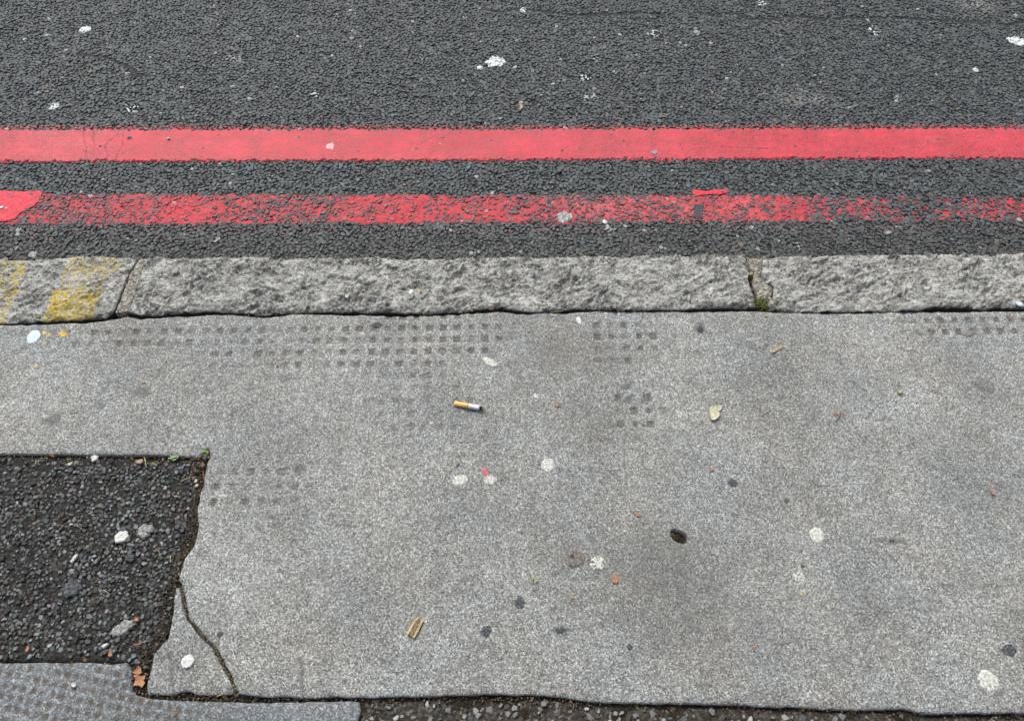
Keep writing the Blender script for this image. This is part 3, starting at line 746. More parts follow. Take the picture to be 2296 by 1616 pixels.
# ------------------------------------------------------------------ tarred patch and strip in the pavement
def tar_area(name, outline, z0, m, label, res=.006, seed=3, amp=.002):
    return block(name, outline, res, lambda x, y: z0 + fbm(x * 25, y * 25, seed, 4) * amp, .03, m, pave, None, .001, .004, label)
patch_line = PL([(-300,1022),(0,1021),(212,1024),(393,1026),(452,1030),(460,1040),(453,1078),(443,1113),(437,1137),(440,1165),(438,1197),(425,1228),(410,1252),(398,1283),(394,1318),(384,1362),(378,1396),(371,1428),(348,1452),(338,1466),(333,1492),(324,1522),(320,1546),(306,1550),(296,1535),(295,1492),(280,1481),(253,1484),(205,1482),(0,1482),(-300,1482)])
patch_line[0][0] = patch_line[-1][0] = XL
tar_area("tarred_patch", patch_line, -.0062, m_patch_tar, "black tarred patch with grey chippings let into the left of the slab")
patch = [o for o in pave.children if o.name == "tarred_patch"][0]
patch.parent = None; tag(patch, kind="structure")
strip_o = np.array([[XL, -.6], [XL, -.11], [P(798,1690)[0], -.11], P(798, 1690)[:2], P(805, 1616)[:2], P(811, 1594)[:2], P(808, 1575)[:2], P(930, 1568)[:2], P(1047, 1564)[:2], P(1218, 1566)[:2], P(1303, 1577)[:2], P(1541, 1584)[:2], P(1786, 1593)[:2], P(2025, 1597)[:2], P(2077, 1606)[:2], P(2298, 1604)[:2], [XR, bot_r[-1][1] - .006], [XR, -.6]])
tar_area("tarred_strip", strip_o, -.0075, m_strip_tar, "brown tarred strip with pale chippings along the bottom edge", .010, 5)
strip = [o for o in pave.children if o.name == "tarred_strip"][0]
strip.parent = None; tag(strip, kind="structure")

def chip_materials(pre, cols):
    out = []
    for c in cols: out.append(speck(pre, tuple(x * .72 for x in c), tuple(x * 1.15 for x in c), 350, .7, .4, .35, .65, .0006))
    return out
def chippings(parent, name, X, Y, R, Z, cols, probs, seed, visible, n_parts, thick):
    """the largest chippings in view are single stones, the rest one mass"""
    r_ = np.random.default_rng(seed)
    ci = r_.choice(len(cols), len(X), p=probs)
    vis = visible(X, Y); order = np.argsort(-(R * vis)); big = np.zeros(len(X), bool); big[order[:n_parts]] = True; big &= vis
    C = np.array(cols)[ci] * np.exp(r_.normal(0, .22, (len(X), 1)))
    rest = ~big
    stones(name + "_bed", X[rest], Y[rest], Z[rest], R[rest], C[rest], m_stone, seed + 1, None, parent, n=5, thick=thick, tilt=.2, top=.8, drop=(.05, .3))
    mats = chip_materials(name, cols)
    protos = []
    for k in range(len(cols)):
        row = []
        for s in range(4):
            V, L, st, _, _ = stone_arrays(np.zeros(1), np.zeros(1), np.zeros(1), np.ones(1), seed + 31 * k + s, 5, thick, .2, .80, 1.2, (.05, .3))
            me = bpy.data.meshes.new(name); me.from_pydata([tuple(v) for v in V], [], [list(L[a:b]) for a, b in zip(st, list(st[1:]) + [len(L)])])
            me.materials.append(mats[k]); row.append(me)
        protos.append(row)
    for i in np.nonzero(big)[0]:
        o = bpy.data.objects.new(name, protos[ci[i]][r_.integers(4)]); COL.objects.link(o)
        o.location = (X[i], Y[i], Z[i] + .0005); o.scale = (R[i],) * 3
        o.rotation_euler = (r_.normal(0, .1), r_.normal(0, .1), r_.uniform(0, 6.28)); o.parent = parent
def erode(poly, d):
    return lambda X, Y: inside(X, Y, poly) & (seg_dist(X, Y, poly, True)[0] > d)
in_view = lambda X, Y: (np.abs(X) < .69 + .4 * (Y - .15)) & (Y > .118)
Xp, Yp, Rp = packed(-1.0, P(470,1010)[0], .14, P(0,1016)[1], .0070, 51, erode(patch_line, .004), .42)
rp = np.random.default_rng(52)
tk = rp.random(len(Xp)) < .86 - .35 * (seg_dist(Xp, Yp, patch_line, True)[0] < .015); Xp, Yp, Rp = Xp[tk], Yp[tk], Rp[tk]
Zp = -.0046 + rp.normal(0, .0010, len(Xp))
chippings(patch, "chipping", Xp, Yp, Rp, Zp, [(.050, .049, .047), (.105, .105, .103), (.125, .15, .152), (.125, .108, .125), (.20, .21, .205), (.11, .094, .08)], [.40, .22, .15, .08, .05, .10], 53, in_view, 300, 1.1)
G_PATCH = None
Xq, Yq, Rq = packed(P(808,1600)[0], 1.1, -.02, .30, .0098, 61, erode(strip_o, .004), .45)
rq = np.random.default_rng(62); tk = rq.random(len(Xq)) < .62; Xq, Yq, Rq = Xq[tk], Yq[tk], Rq[tk]
Zq = -.0058 + rq.normal(0, .0010, len(Xq))
chippings(strip, "pale_chipping", Xq, Yq, Rq * .85, Zq, [(.36, .35, .33), (.24, .235, .225), (.13, .15, .15), (.10, .088, .075), (.55, .54, .50)], [.25, .25, .15, .27, .08], 63, lambda X, Y: in_view(X, Y) & (np.abs(X) < .74), 300, 1.1)

# ------------------------------------------------------------------ things lying on the ground
def surf(kind):
    return {"road": ZR, "slab": .0006, "kerb": KZ + .004, "patch": -.0032, "line": ZR + .0024}[kind]
def splat(name, label, cat, px, py, rx, ry, m, on="slab", rot=0., lace=0., seed=0, th=.0011, rag=.18, group=None, parts=None, link=True):
    """a flattened blob with a ragged rim; on the road it drapes over the stones"""
    z0 = surf(on); c = P(px, py, z0); kx = (P(px + rx, py, z0)[0] - c[0]); ky = abs(P(px, py + ry, z0)[1] - P(px, py - ry, z0)[1]) / 2
    step = max(.0007, min(kx, ky) / 11); ext_ = max(kx, ky) * 1.35
    g = np.arange(-ext_, ext_ + step, step); gx, gy = np.meshgrid(g, g); n = len(g)
    x = gx.ravel() + np.random.default_rng(seed).uniform(-.25, .25, n * n) * step; y = gy.ravel() + np.random.default_rng(seed + 1).uniform(-.25, .25, n * n) * step
    ca, sa = math.cos(rot), math.sin(rot); u = (x * ca + y * sa) / kx; w = (-x * sa + y * ca) / ky
    ang = np.arctan2(w, u); q = np.hypot(u, w)
    q = q + perlin(np.cos(ang) * 1.6 + seed * 3.1, np.sin(ang) * 1.6, seed) * rag * 1.5 + perlin(x * 420, y * 420, seed + 4) * rag * .55
    fq = 260 if on == 'road' else 480
    ln = fbm(x * fq + seed, y * fq, seed + 8, 2) * .6 + .5
    ok = (q < 1) & (ln > lace * (.45 if on == 'road' else .35) + lace * .55 * np.clip(q, 0, 1))
    z = np.zeros(len(x)); top = np.clip(1 - q, 0, 1)
    if on == "road":
        t = G_ROAD.tree(c[0], c[1], ext_); zz = np.full(len(x), -1.0)
        if t:
            for i in np.nonzero(ok)[0]:
                h = t.ray_cast(Vector((c[0] + x[i], c[1] + y[i], .05)), Vector((0, 0, -1)))
                if h[0] is not None: zz[i] = h[0].z - z0
        ok &= zz > (-9 if lace < .1 or 425 < py < 500 else -9 if lace < .22 else -.0045)
        z = np.where(ok, np.maximum(zz, -.0022), 0) + th * .5
        if 425 < py < 515: z = np.maximum(z, zworn(c[0] + x, c[1] + y) - z0 + .0006)
    else:
        z = th * (.35 + .65 * sstep(0, .25, top)) * (.8 + .35 * perlin(x * 300, y * 300, seed + 2))
    idx = (np.arange(n - 1)[:, None] * n + np.arange(n - 1)[None]).ravel(); Q = quad_faces(idx, n)
    Q = Q[ok[Q].all(1)]
    if len(Q) < 2: return None
    cnt = np.zeros(len(x), int); np.add.at(cnt, Q.ravel(), 1); rim = (cnt > 0) & (cnt < 4)
    z = np.where(rim, z - th * .8, z)
    V, Q, _ = compact(np.stack([x, y, z], 1), Q, [])
    V = V + c
    o = mesh_np(name, V, Q.ravel(), np.arange(len(Q)) * 4, m, None, c, True)
    return tag(o, label, cat, group)
def sheet(name, label, cat, pts, m, on="slab", lift=.0012, curl=.002, th=.0004, seed=0, group=None, parent=None):
    """a small stiff scrap (leaf, paper, bark) with its own outline, curl and thickness"""
    z0 = surf(on) + lift; w = PL(pts, z0); c = w.mean(0); r_ = np.random.default_rng(seed)
    n = len(w); V = []; R = np.max(np.hypot(*(w - c).T))
    ax = r_.uniform(0, 3.14)
    def hz(p):
        t = ((p[0] - c[0]) * math.cos(ax) + (p[1] - c[1]) * math.sin(ax)) / R
        return z0 + curl * t * t + r_.normal(0, curl * .12)
    for s in (0, 1):
        rs = np.random.default_rng(seed)
        for f in (1.0, .55):
            for p in w:
                q = c + (p - c) * f; V.append((q[0], q[1], hz(q) * 1.0 - s * th))
        V.append((c[0], c[1], z0 - s * th))
    K = 2 * n + 1; F = []
    for s in (0, 1):
        b = s * K
        for i in range(n):
            j = (i + 1) % n; a1_ = [b + i, b + j, b + n + j, b + n + i]; a2_ = [b + n + i, b + n + j, b + 2 * n]
            F += [a1_, a2_] if s else [a1_[::-1], a2_[::-1]]
    for i in range(n):
        j = (i + 1) % n; F.append([i, j, K + j, K + i])
    o = mesh_py(name, V, F, m, parent, (c[0], c[1], z0) if parent is None else None)
    if label: tag(o, label, cat, group)
    return o
def sliver(name, label, cat, pts, r, m, on="slab", lift=.001, group=None, parent=None, z=None):
    z0 = (surf(on) if z is None else z) + lift; w = PL(pts, z0); V = []; F = []; k = 5
    for i, p in enumerate(w):
        d = w[min(i + 1, len(w) - 1)] - w[max(i - 1, 0)]; nn = np.array((-d[1], d[0])) / (np.hypot(*d) + 1e-9)
        rr = r * (.45 if i in (0, len(w) - 1) else 1)
        for a in range(k):
            t = a / k * 6.283; V.append((p[0] + nn[0] * math.cos(t) * rr, p[1] + nn[1] * math.cos(t) * rr, z0 + rr * math.sin(t) + .0006 * (i % 2)))
    for i in range(len(w) - 1):
        for a in range(k): F.append([i * k + a, i * k + (a + 1) % k, (i + 1) * k + (a + 1) % k, (i + 1) * k + a])
    F += [list(range(k))[::-1], [(len(w) - 1) * k + a for a in range(k)]]
    c = tuple(w.mean(0)) + (z0,)
    o = mesh_py(name, V, F, m, parent, c)
    if label: tag(o, label, cat, group)
    return o
def pebble(label, px, py, rx, m, on="slab", seed=0, name="pebble", cat="pebble", group=None, flat=.55, asp=.75, rot=None, z=None):
    z0 = surf(on) if z is None else z; c = P(px, py, z0); r = P(px + rx, py, z0)[0] - c[0]; r_ = np.random.default_rng(seed)
    V = []; F = []; n = 7; rot = r_.uniform(0, 3) if rot is None else rot
    for ph, f in ((-.5, .8), (.15, 1.0), (.75, .72)):
        for i in range(n):
            a = i / n * 6.283 + r_.uniform(-.2, .2); q = f * r_.uniform(.85, 1.1)
            u, w = math.cos(a) * q, math.sin(a) * q * asp
            V.append((c[0] + r * (u * math.cos(rot) - w * math.sin(rot)), c[1] + r * (u * math.sin(rot) + w * math.cos(rot)), z0 + r * flat * (ph + .5) * r_.uniform(.85, 1.15)))
    F.append(list(range(n))[::-1]); F.append([2 * n + i for i in range(n)])
    for b in (0, n):
        for i in range(n): F.append([b + i, b + (i + 1) % n, b + n + (i + 1) % n, b + n + i])
    return tag(mesh_py(name, V, F, m, None, tuple(c)), label, cat, group)
def poly_around(px, py, rx, ry, n, seed, rot=0.):
    r_ = np.random.default_rng(seed); out = []
    for i in range(n):
        a = (i + r_.uniform(-.3, .3)) / n * 6.283; q = r_.uniform(.7, 1.1); u, w = math.cos(a) * rx * q, math.sin(a) * ry * q
        out.append((px + u * math.cos(rot) - w * math.sin(rot), py + u * math.sin(rot) + w * math.cos(rot)))
    return out

# white splashes on the road
GR = "white splashes on the road"
for i, (px, py, rx, ry, m, lace, rot, lb) in enumerate([
    (190,66,12,7,m_white,.30,.3,"blocky white splash on the road at the upper left"),
    (121,239,11,7,m_white,.32,.4,"white splash on the road above the left end of the red line"),
    (300,244,14,7,m_white,.40,.2,"spread white splash on the road second from the left above the red line"),
    (708,212,13,8,m_white,.45,.3,"frayed white splash on the road left of the largest splash"),
    (1110,139,21,10,m_white,.0,.2,"largest solid white splash in the middle of the road"),
    (1076,153,7,4,m_white,.25,-.5,"small white drip beside the largest white splash"),
    (1172,22,7,5,m_white,.35,.2,"small white splash on the road at the top centre"),
    (1473,75,14,7,m_white,.50,.1,"ring shaped white splash on the road right of centre"),
    (1960,68,12,9,m_white,.45,.3,"star shaped white splash on the upper right of the road"),
    (2280,92,19,9,m_white,.20,-.2,"large white splash cut by the right edge of the photo"),
    (1707,7,9,6,m_white,.40,.2,"white splash at the top edge right of centre"),
    (1315,175,15,6,m_white,.50,.2,"thin scattered white splash right below the road centre"),
    (1325,222,17,10,m_dull,.52,.4,"faint worn grey splash on the road above the red line"),
    (474,15,9,6,m_dull,.50,.1,"dull splash on the road at the top left of centre"),
    (78,15,8,5,m_dull,.45,.4,"small dull splash in the top left corner of the road"),
    (527,132,18,7,m_dull,.60,.0,"faint broken splash on the road left of the frayed one"),
    (1334,128,11,8,m_dull,.56,.0,"faint speckled splash right of the largest white splash"),
    (1426,128,14,7,m_dull,.60,.0,"fainter speckled splash farther right of the largest white splash"),
    (2010,222,6,9,m_dull,.48,.1,"small lacy splash on the road above the red line at the right"),
    (2188,156,6,4,m_white,.20,.1,"small solid white speck on the road at the right"),
    (1562,72,6,5,m_dull,.35,.1,"small pale splash left of the star shaped splash"),
    (106,80,6,4,m_dull,.2,.1,"small pinkish pale fleck below the blocky white splash"),
    (1285,485,1,1,None,0,0,""),
    (1265,485,16,11,m_dull,.25,.2,"round grey white splash on the worn red line"),
    (1367,509,11,10,m_dull,.38,.4,"grey white splash on the lower rim of the worn red line"),
    (1356,497,5,5,m_white,.1,.4,"small pale fleck just above the splash on the lower rim"),
    (40,518,5,9,m_dull,.35,.1,"upright pale splash in the gutter at the left"),
    (72,570,9,6,m_dull,.35,.5,"pale splash in the gutter against the yellow painted kerb"),
    (1065,566,9,5,m_dull,.40,.1,"pale splash in the gutter against the middle kerb stone"),
    (1483,558,9,5,m_dull,.55,.1,"faint splash in the gutter left of the right kerb joint"),
    (1991,521,9,4,m_dull,.35,.1,"pinkish white splash in the gutter at the right"),
    (1790,551,7,6,m_dull,.5,.1,"faint splash in the gutter right of the right kerb joint"),
    (610,400,8,6,m_dull,.5,.6,"faint splash between the two red lines left of centre"),
    (2180,12,14,6,m_dull,.6,.1,"faint scuffed splash at the top right edge")]):
    if m is None: continue
    splat("white_splash", lb, "splash", px, py, rx * 1.22, ry * 1.25, m, "road", rot, lace * .62, 40 + i, .0014, .20, GR)
splat("white_splash", "pale pink chalky spot on the solid red line", "splash", 741, 328, 10, 9, speck("chalky_pink", (.70, .34, .38), (.80, .58, .60), 250), "line", .2, .15, 90, .0008, .25)
splat("grey_spot", "blue grey spot on the solid red line right of centre", "spot", 1467, 342, 7, 5, speck("blue_grey_spot", (.25, .27, .31), (.48, .42, .46), 250), "line", .2, .3, 91, .0008, .3)
splat("grey_spot", "small dark spot on the solid red line at the left", "spot", 290, 309, 6, 4, m_gumd, "line", .3, .35, 92, .0006, .3)

# fresh red on the worn line: the end of a repainted stretch and a stray dab
def red_patch(label, pts, seed, lift):
    w = rough(PL(pts + [pts[0]], ZR), .006, .0009, seed)[:-1]
    o = block("fresh_red_paint", w, .0016, lambda x, y: ZR + und(x, y) + lift * .55 + fbm(x * 120, y * 120, seed, 2) * .0007, -ZR + .003, m_freshred, road, None, .0008, .002, label)
    return o
red_patch("fresh red paint end of the worn line at the left edge", [(-160,428),(0,428),(55,430),(92,428),(95,434),(86,452),(70,466),(48,476),(34,490),(10,497),(-160,499)], 3, .0022)
red_patch("stray dab of fresh red paint above the worn line", [(1554,425),(1580,429),(1600,426),(1634,424),(1636,431),(1615,437),(1590,436),(1562,440),(1553,436)], 5, .0024)
sheet("tape_scrap", "dark square scrap stuck on the worn red line", "scrap", [(1557,458),(1578,457),(1574,474),(1575,488),(1566,489),(1553,486),(1557,470)], m_tape, "road", .0022, .0004, .0008, 4)
splat("white_splash", "two white dots on the fresh red paint at the left edge", "splash", 3, 465, 5, 3, m_white, "line", 0, .0, 95, .001, .2)
splat("white_splash", "white dot right beside the dots on the fresh red paint", "splash", 14, 467, 3, 2.4, m_white, "line", 0, .0, 96, .001, .2)

# gum and spots on the pavement
for i, (px, py, rx, ry, m, lace, rot, th, lb) in enumerate([
    (75,755,16,16,m_bluewhite,0,.1,.0012,"round bluish white spot beside the yellow painted kerb"),
    (1031,1076,19,13,m_gum,.0,.3,.0013,"cream oval gum left of the pink smear"),
    (1098,1075,17,12,m_gum,.36,.0,.0010,"crumbly cream gum under the pink smear"),
    (1228,1041,16,16,m_gum,.18,.0,.0010,"round cream gum right of the pink smear"),
    (1340,1261,19,17,m_gum,.40,.2,.0010,"speckled cream gum beside the brown gum stain"),
    (1289,1250,24,21,m_gumb,.22,.0,.0008,"large brown gum stain with a dark centre"),
    (1832,1199,17,18,m_gum,.16,.0,.0010,"round cream gum right of the hole in the slab"),
    (1791,1292,16,14,m_gum,.36,.0,.0009,"worn crumbly gum below the round gum on the right"),
    (2215,1525,24,25,m_gum,.22,.4,.0010,"large pale gum at the bottom right corner"),
    (420,1482,16,16,m_gumw,.0,.1,.0016,"bright white gum on the broken slab corner"),
    (1098,811,20,8,m_gum,.10,-.62,.0010,"long cream gum smear above the cigarette end"),
    (2168,746,15,8,m_gumt,.25,.0,.0010,"tan ring shaped gum among the square prints at the right"),
    (1298,718,6,9,m_gumw,.10,.2,.0010,"small white gum just below the kerb at the centre"),
    (1201,887,6,6,m_gumw,.42,.0,.0008,"tiny lacy white spot right above the cigarette end"),
    (716,818,22,11,m_gumg,.42,.0,.0006,"faint grey gum stain left of the long gum smear"),
    (2263,1457,17,15,m_gumd,.15,.2,.0010,"black gum above the large pale gum at the bottom right"),
    (1643,1082,12,10,m_gumd,.10,.0,.0009,"dark slate gum right of centre"),
    (1165,1350,13,14,m_gumd,.38,.6,.0007,"dark two lobed gum left of the orange leaf scrap"),
    (1090,1414,14,12,m_gumd,.22,.5,.0008,"dark triangular gum right of the wooden strip"),
    (1256,1412,17,8,m_gumd,.48,.1,.0006,"faint dark gum low at the centre"),
    (1412,1450,8,7,m_gumd,.32,.0,.0006,"small dark spot low right of centre"),
    (2000,1212,10,5,m_gumd,.42,.0,.0005,"faint dark streak right of the round cream gum"),
    (1800,1270,6,5,m_gumd,.25,.0,.0007,"small dark spot just above the worn crumbly gum"),
    (1570,737,8,8,m_gumd,.42,.0,.0007,"dark blot on the slab below the kerb right of centre"),
    (845,728,11,7,m_gumd,.25,.0,.0007,"dark spot in the square prints below the kerb"),
    (493,1421,7,8,m_gumd,.30,.0,.0007,"dark spot right of the slab crack"),
    (1605,1100,3,2,None,0,0,0,"")]):
    if m is None: continue
    o = splat("chewing_gum", lb, "gum", px, py, rx, ry, m, "slab", rot, lace, 140 + i, th * .75, .07 if lace < .26 else .11, "gum spots on the pavement")
splat("gum_core", None, None, 1283, 1246, 6, 7, m_gumd, "slab", .1, .1, 171, .0014, .15)
core = bpy.data.objects["gum_core"]; bg_ = [o for o in bpy.data.objects if o.get("label", "").startswith("large brown gum")][0]
core.parent = bg_; core.location = core.location - bg_.location; core["label"] = "dark centre of the brown gum"
splat("pink_smear", "bright pink smear running into the crumbly cream gum", "smear", 1087, 1057, 14, 6, m_pink, "slab", -.85, .25, 177, .0008, .25)
for i, (px, py, rx, ry, m, lace, rot, lb) in enumerate([
    (273,1203,17,14,m_gumw,.08,.4,"bright white gum in the tarred patch left of the grey one"),
    (325,1190,18,17,m_gumg,.14,.5,"grey gum in the tarred patch right of the white one"),
    (160,1320,22,19,m_gumd,.08,.0,"dark grey round gum in the middle of the tarred patch"),
    (275,1407,28,15,m_gumg,.08,.62,"long oval grey gum low in the tarred patch"),
    (235,1447,8,6,m_gumw,.12,.5,"small white gum below the long oval gum"),
    (166,1252,5,12,m_gumw,.05,-.4,"thin white sliver of gum in the tarred patch"),
    (212,1027,9,8,m_gumw,.05,.2,"white fleck at the top edge of the tarred patch"),
    (292,1250,11,11,m_gumd,.25,.1,"faint dark gum below the grey gum in the patch")]):
    splat("chewing_gum", lb, "gum", px, py, rx, ry, m, "patch", rot, lace, 190 + i, .0022, .14, "gum spots in the tarred patch")

# cigarette end
def cigarette():
    a = P(1019, 904, .004); b = P(1079, 915, .004); root = tag(empty("cigarette_butt", tuple((a + b) / 2)), "cigarette end with orange filter and white paper lying on the slab", "cigarette end")
    d = (b - a) / np.linalg.norm(b - a); L = np.linalg.norm(b - a); n = 16; R = .0039
    s = np.array((-d[1], d[0], 0)); u = np.array((0, 0, 1.0))
    def tube(name, t0, t1, m, r0=R, r1=R, crush=0., cap=None, jag=0.):
        V = []; F = []; K = 7
        for i in range(K):
            f = i / (K - 1); t = t0 + (t1 - t0) * f; r = r0 + (r1 - r0) * f; c_ = a + d * L * t
            for k_ in range(n):
                an = k_ / n * 6.283; w = 1 + crush * f * (.35 * math.cos(3 * an) + .2 * math.sin(5 * an + 3 * f)) + .03 * math.sin(an * 2 + 9 * t)
                q = c_ + s * math.cos(an) * r * w + u * math.sin(an) * r * w * (1 - .25 * crush * f) + (d * jag * math.sin(k_ * 2.3) if i == K - 1 else 0)
                V.append(q - (a + b) / 2)
        for i in range(K - 1):
            for k_ in range(n): F.append([i * n + k_, i * n + (k_ + 1) % n, (i + 1) * n + (k_ + 1) % n, (i + 1) * n + k_])
        F += [list(range(n))[::-1], [(K - 1) * n + k_ for k_ in range(n)]]
        return mesh_py(name, V, F, m, root, None, True)
    tube("filter", 0, .53, m_filter, R * 1.02, R * 1.02)
    tube("paper", .531, .93, m_paper, R * .99, R * 1.06, .45, jag=.0012)
    tube("charred_tip", .92, 1.02, m_char, R * .92, R * .72, .6, jag=.001)
    tube("filter_core", -.006, .01, m_core, R * .86, R * .86)
cigarette()
# wooden strip
def strip_wood():
    root = tag(empty("wood_strip", tuple(P(931, 1405, .002))), "flat brown strip of wood lying low left of centre", "wood strip")
    o = root.location
    def pc(name, pts, z, th, m):
        top = PL(pts, z); n = len(top); V = [(p[0] - o[0], p[1] - o[1], z + .0006 * math.sin(i * 2.1) - o[2]) for i, p in enumerate(top)] + [(p[0] - o[0], p[1] - o[1], z - th - o[2]) for p in top]
        F = [list(range(n))[::-1], [n + i for i in range(n)]] + [[i, (i + 1) % n, n + (i + 1) % n, n + i] for i in range(n)]
        mesh_py(name, V, F, m, root)
    pc("strip", [(939,1385),(946,1389),(941,1400),(935,1414),(927,1429),(915,1421),(923,1407),(932,1391)], .0024, .0018, m_wood)
    pc("edge", [(945,1388),(949,1390),(943,1404),(936,1418),(929,1430),(926,1428),(934,1413),(940,1400)], .0034, .0028, m_woodl)
    pc("edge", [(936,1383),(940,1385),(932,1393),(923,1409),(915,1423),(911,1419),(919,1405),(928,1390)], .0032, .0026, m_woodl)
strip_wood()

# leaves and scraps
sheet("leaf", "pale cream torn leaf lying right of centre on the slab", "leaf", [(1592,912),(1602,908),(1615,910),(1620,908),(1618,917),(1612,921),(1614,930),(1610,937),(1600,943),(1594,940),(1590,920)], m_leaf_p, "slab", .0012, .003, .0005, 1)
sheet("leaf", "small tan leaf scrap with a dark tip near the right kerb joint", "leaf", [(1731,788),(1737,781),(1743,779),(1748,774),(1754,775),(1752,782),(1744,785),(1735,791),(1730,790)], m_leaf_t, "slab", .0012, .003, .0005, 2)
sheet("leaf", "curled pale leaf scrap at the right beside a dark stain", "leaf", [(2011,876),(2019,874),(2024,877),(2020,883),(2012,880)], m_leaf_p, "slab", .0015, .004, .0006, 3)
sheet("leaf", "orange brown leaf at the mouth of the bottom joint, upper piece", "leaf", [(302,1503),(311,1493),(317,1499),(319,1508),(310,1512),(298,1508)], m_leaf_o, "patch", .003, .003, .0005, 4)
sheet("leaf", "larger orange brown leaf at the mouth of the bottom joint, lower piece", "leaf", [(300,1515),(306,1511),(315,1514),(326,1513),(325,1521),(321,1524),(327,1530),(321,1541),(312,1536),(298,1536),(303,1526),(304,1519)], m_leaf_o, "patch", .004, .004, .0005, 5)
sheet("leaf", "orange leaf scrap above the long oval gum in the patch", "leaf", poly_around(306,1387,7,6,7,3), m_leaf_o, "patch", .0025, .002, .0005, 6)
sheet("leaf", "triangular orange scrap low in the tarred patch", "leaf", [(248,1456),(251,1463),(251,1470),(243,1470),(242,1464)], m_leaf_o, "patch", .0025, .002, .0005, 7)
sheet("leaf", "yellow orange scrap at the left of the tarred patch", "leaf", [(60,1448),(65,1447),(66,1453),(60,1461),(57,1459)], m_leaf_o, "patch", .0025, .002, .0005, 8)
sheet("leaf", "brown leaf fleck at the bottom edge of the patch", "leaf", poly_around(190,1478,5,5,6,5), m_leaf_b, "patch", .0025, .002, .0005, 9)
sheet("leaf", "square orange brown leaf scrap low right of centre", "leaf", [(1374,1291),(1380,1288),(1387,1286),(1385,1293),(1386,1303),(1381,1308),(1372,1303)], m_leaf_o, "slab", .0012, .003, .0005, 10)
sheet("leaf", "small yellow orange scrap left of the square leaf scrap", "leaf", [(1276,1332),(1284,1332),(1287,1338),(1284,1342),(1280,1337),(1276,1336)], m_leaf_t, "slab", .0012, .002, .0005, 11)
sheet("leaf", "orange leaf fleck right of the cigarette end", "leaf", [(1243,905),(1248,904),(1252,903),(1254,908),(1249,913),(1244,910)], m_leaf_o, "slab", .0012, .002, .0005, 12)
sheet("leaf", "pink orange leaf fleck at the right edge of the slab", "leaf", [(2219,1096),(2226,1097),(2231,1106),(2231,1110),(2224,1107)], m_leaf_o, "slab", .0012, .002, .0004, 13)
sheet("leaf", "tiny pink fleck right of the pale cream torn leaf", "leaf", [(1868,926),(1878,926),(1880,929),(1870,930)], m_leaf_o, "slab", .001, .001, .0004, 14)
sheet("leaf", "tiny orange fleck above the dark slate gum", "leaf", [(1590,1051),(1600,1050),(1602,1054),(1592,1056)], m_leaf_o, "slab", .001, .001, .0004, 15)
sheet("leaf", "tiny orange fleck left of the hole in the slab", "leaf", poly_around(1430,1153,5,5,6,8), m_leaf_o, "slab", .001, .001, .0004, 16)
sheet("leaf", "tiny orange fleck at the bottom right of centre", "leaf", poly_around(1690,1448,5,5,6,9), m_leaf_o, "slab", .001, .001, .0004, 17)
sheet("leaf", "orange fleck on the blue grey slab at the bottom", "leaf", [(385,1601),(395,1594),(398,1596),(393,1601),(387,1604)], m_leaf_o, "slab", .001, .002, .0004, 18)
sheet("leaf", "small pale fleck on the blue grey slab at the left", "leaf", poly_around(165,1535,7,6,7,4), m_pebw, "slab", .001, .001, .0006, 19)
sheet("leaf", "rust coloured fleck beside the grey stain under the square prints", "leaf", poly_around(622,820,3.5,3,5,2), m_leaf_b, "slab", .001, .001, .0004, 20)
sheet("leaf", "small orange scrap above the grey stain at the left", "leaf", poly_around(320,856,6,3,6,12), m_leaf_t, "slab", .001, .001, .0004, 21)
sheet("leaf", "tiny yellow flake on the slab at the far left", "leaf", poly_around(81,821,4.5,3,6,13), m_yel, "slab", .001, .001, .0004, 22)
sheet("leaf", "little orange fleck low left of the wooden strip", "leaf", poly_around(860,1460,5,3.5,6,14), m_leaf_t, "slab", .001, .001, .0004, 23)
sheet("leaf", "orange fleck near the bottom edge at the right", "leaf", poly_around(1865,1572,3,4,6,15), m_leaf_o, "slab", .001, .001, .0004, 24)
sheet("leaf", "tiny yellow fleck below the worn crumbly gum", "leaf", [(1792,1328),(1800,1331),(1800,1334),(1793,1331)], m_yel, "slab", .001, .001, .0004, 25)
sheet("leaf", "small pinkish leaf just below the moss tuft", "leaf", [(1712,700),(1717,703),(1722,709),(1721,711),(1715,707)], m_leaf_t, "slab", .001, .002, .0004, 26)
sheet("leaf", "withered brown seedling on the road above the red line", "leaf", [(1163,246),(1166,240),(1164,234),(1168,231),(1171,235),(1173,240),(1169,245),(1166,248)], m_leaf_t, "road", .003, .003, .0005, 27)
sheet("leaf", "tan leaf in the gutter at the far left", "leaf", [(33,558),(38,551),(41,552),(38,558),(33,561)], m_leaf_t, "road", .003, .003, .0005, 28)
sheet("leaf", "tan leaf in the tarred patch near its top edge, left", "leaf", [(148,1042),(155,1037),(164,1035),(162,1040),(155,1043)], m_leaf_p, "patch", .003, .003, .0005, 29)
sheet("leaf", "pale stained scrap in the tarred patch near its top edge, right", "leaf", [(303,1035),(308,1031),(318,1029),(322,1033),(316,1038),(305,1038)], m_leaf_t, "patch", .003, .002, .0005, 30)
sheet("leaf", "rusty leaf in the corner of the tarred patch", "leaf", [(449,1038),(456,1037),(461,1043),(455,1047),(449,1045)], m_leaf_b, "patch", .003, .003, .0005, 31)
sheet("leaf", "small rusty leaf left of the corner leaf in the patch", "leaf", [(433,1052),(438,1050),(442,1054),(436,1058)], m_leaf_b, "patch", .003, .003, .0005, 32)
sheet("leaf", "brown leaf sliver at the top edge of the patch", "leaf", [(110,1019),(117,1017),(122,1023),(118,1025)], m_leaf_b, "patch", .003, .003, .0005, 33)
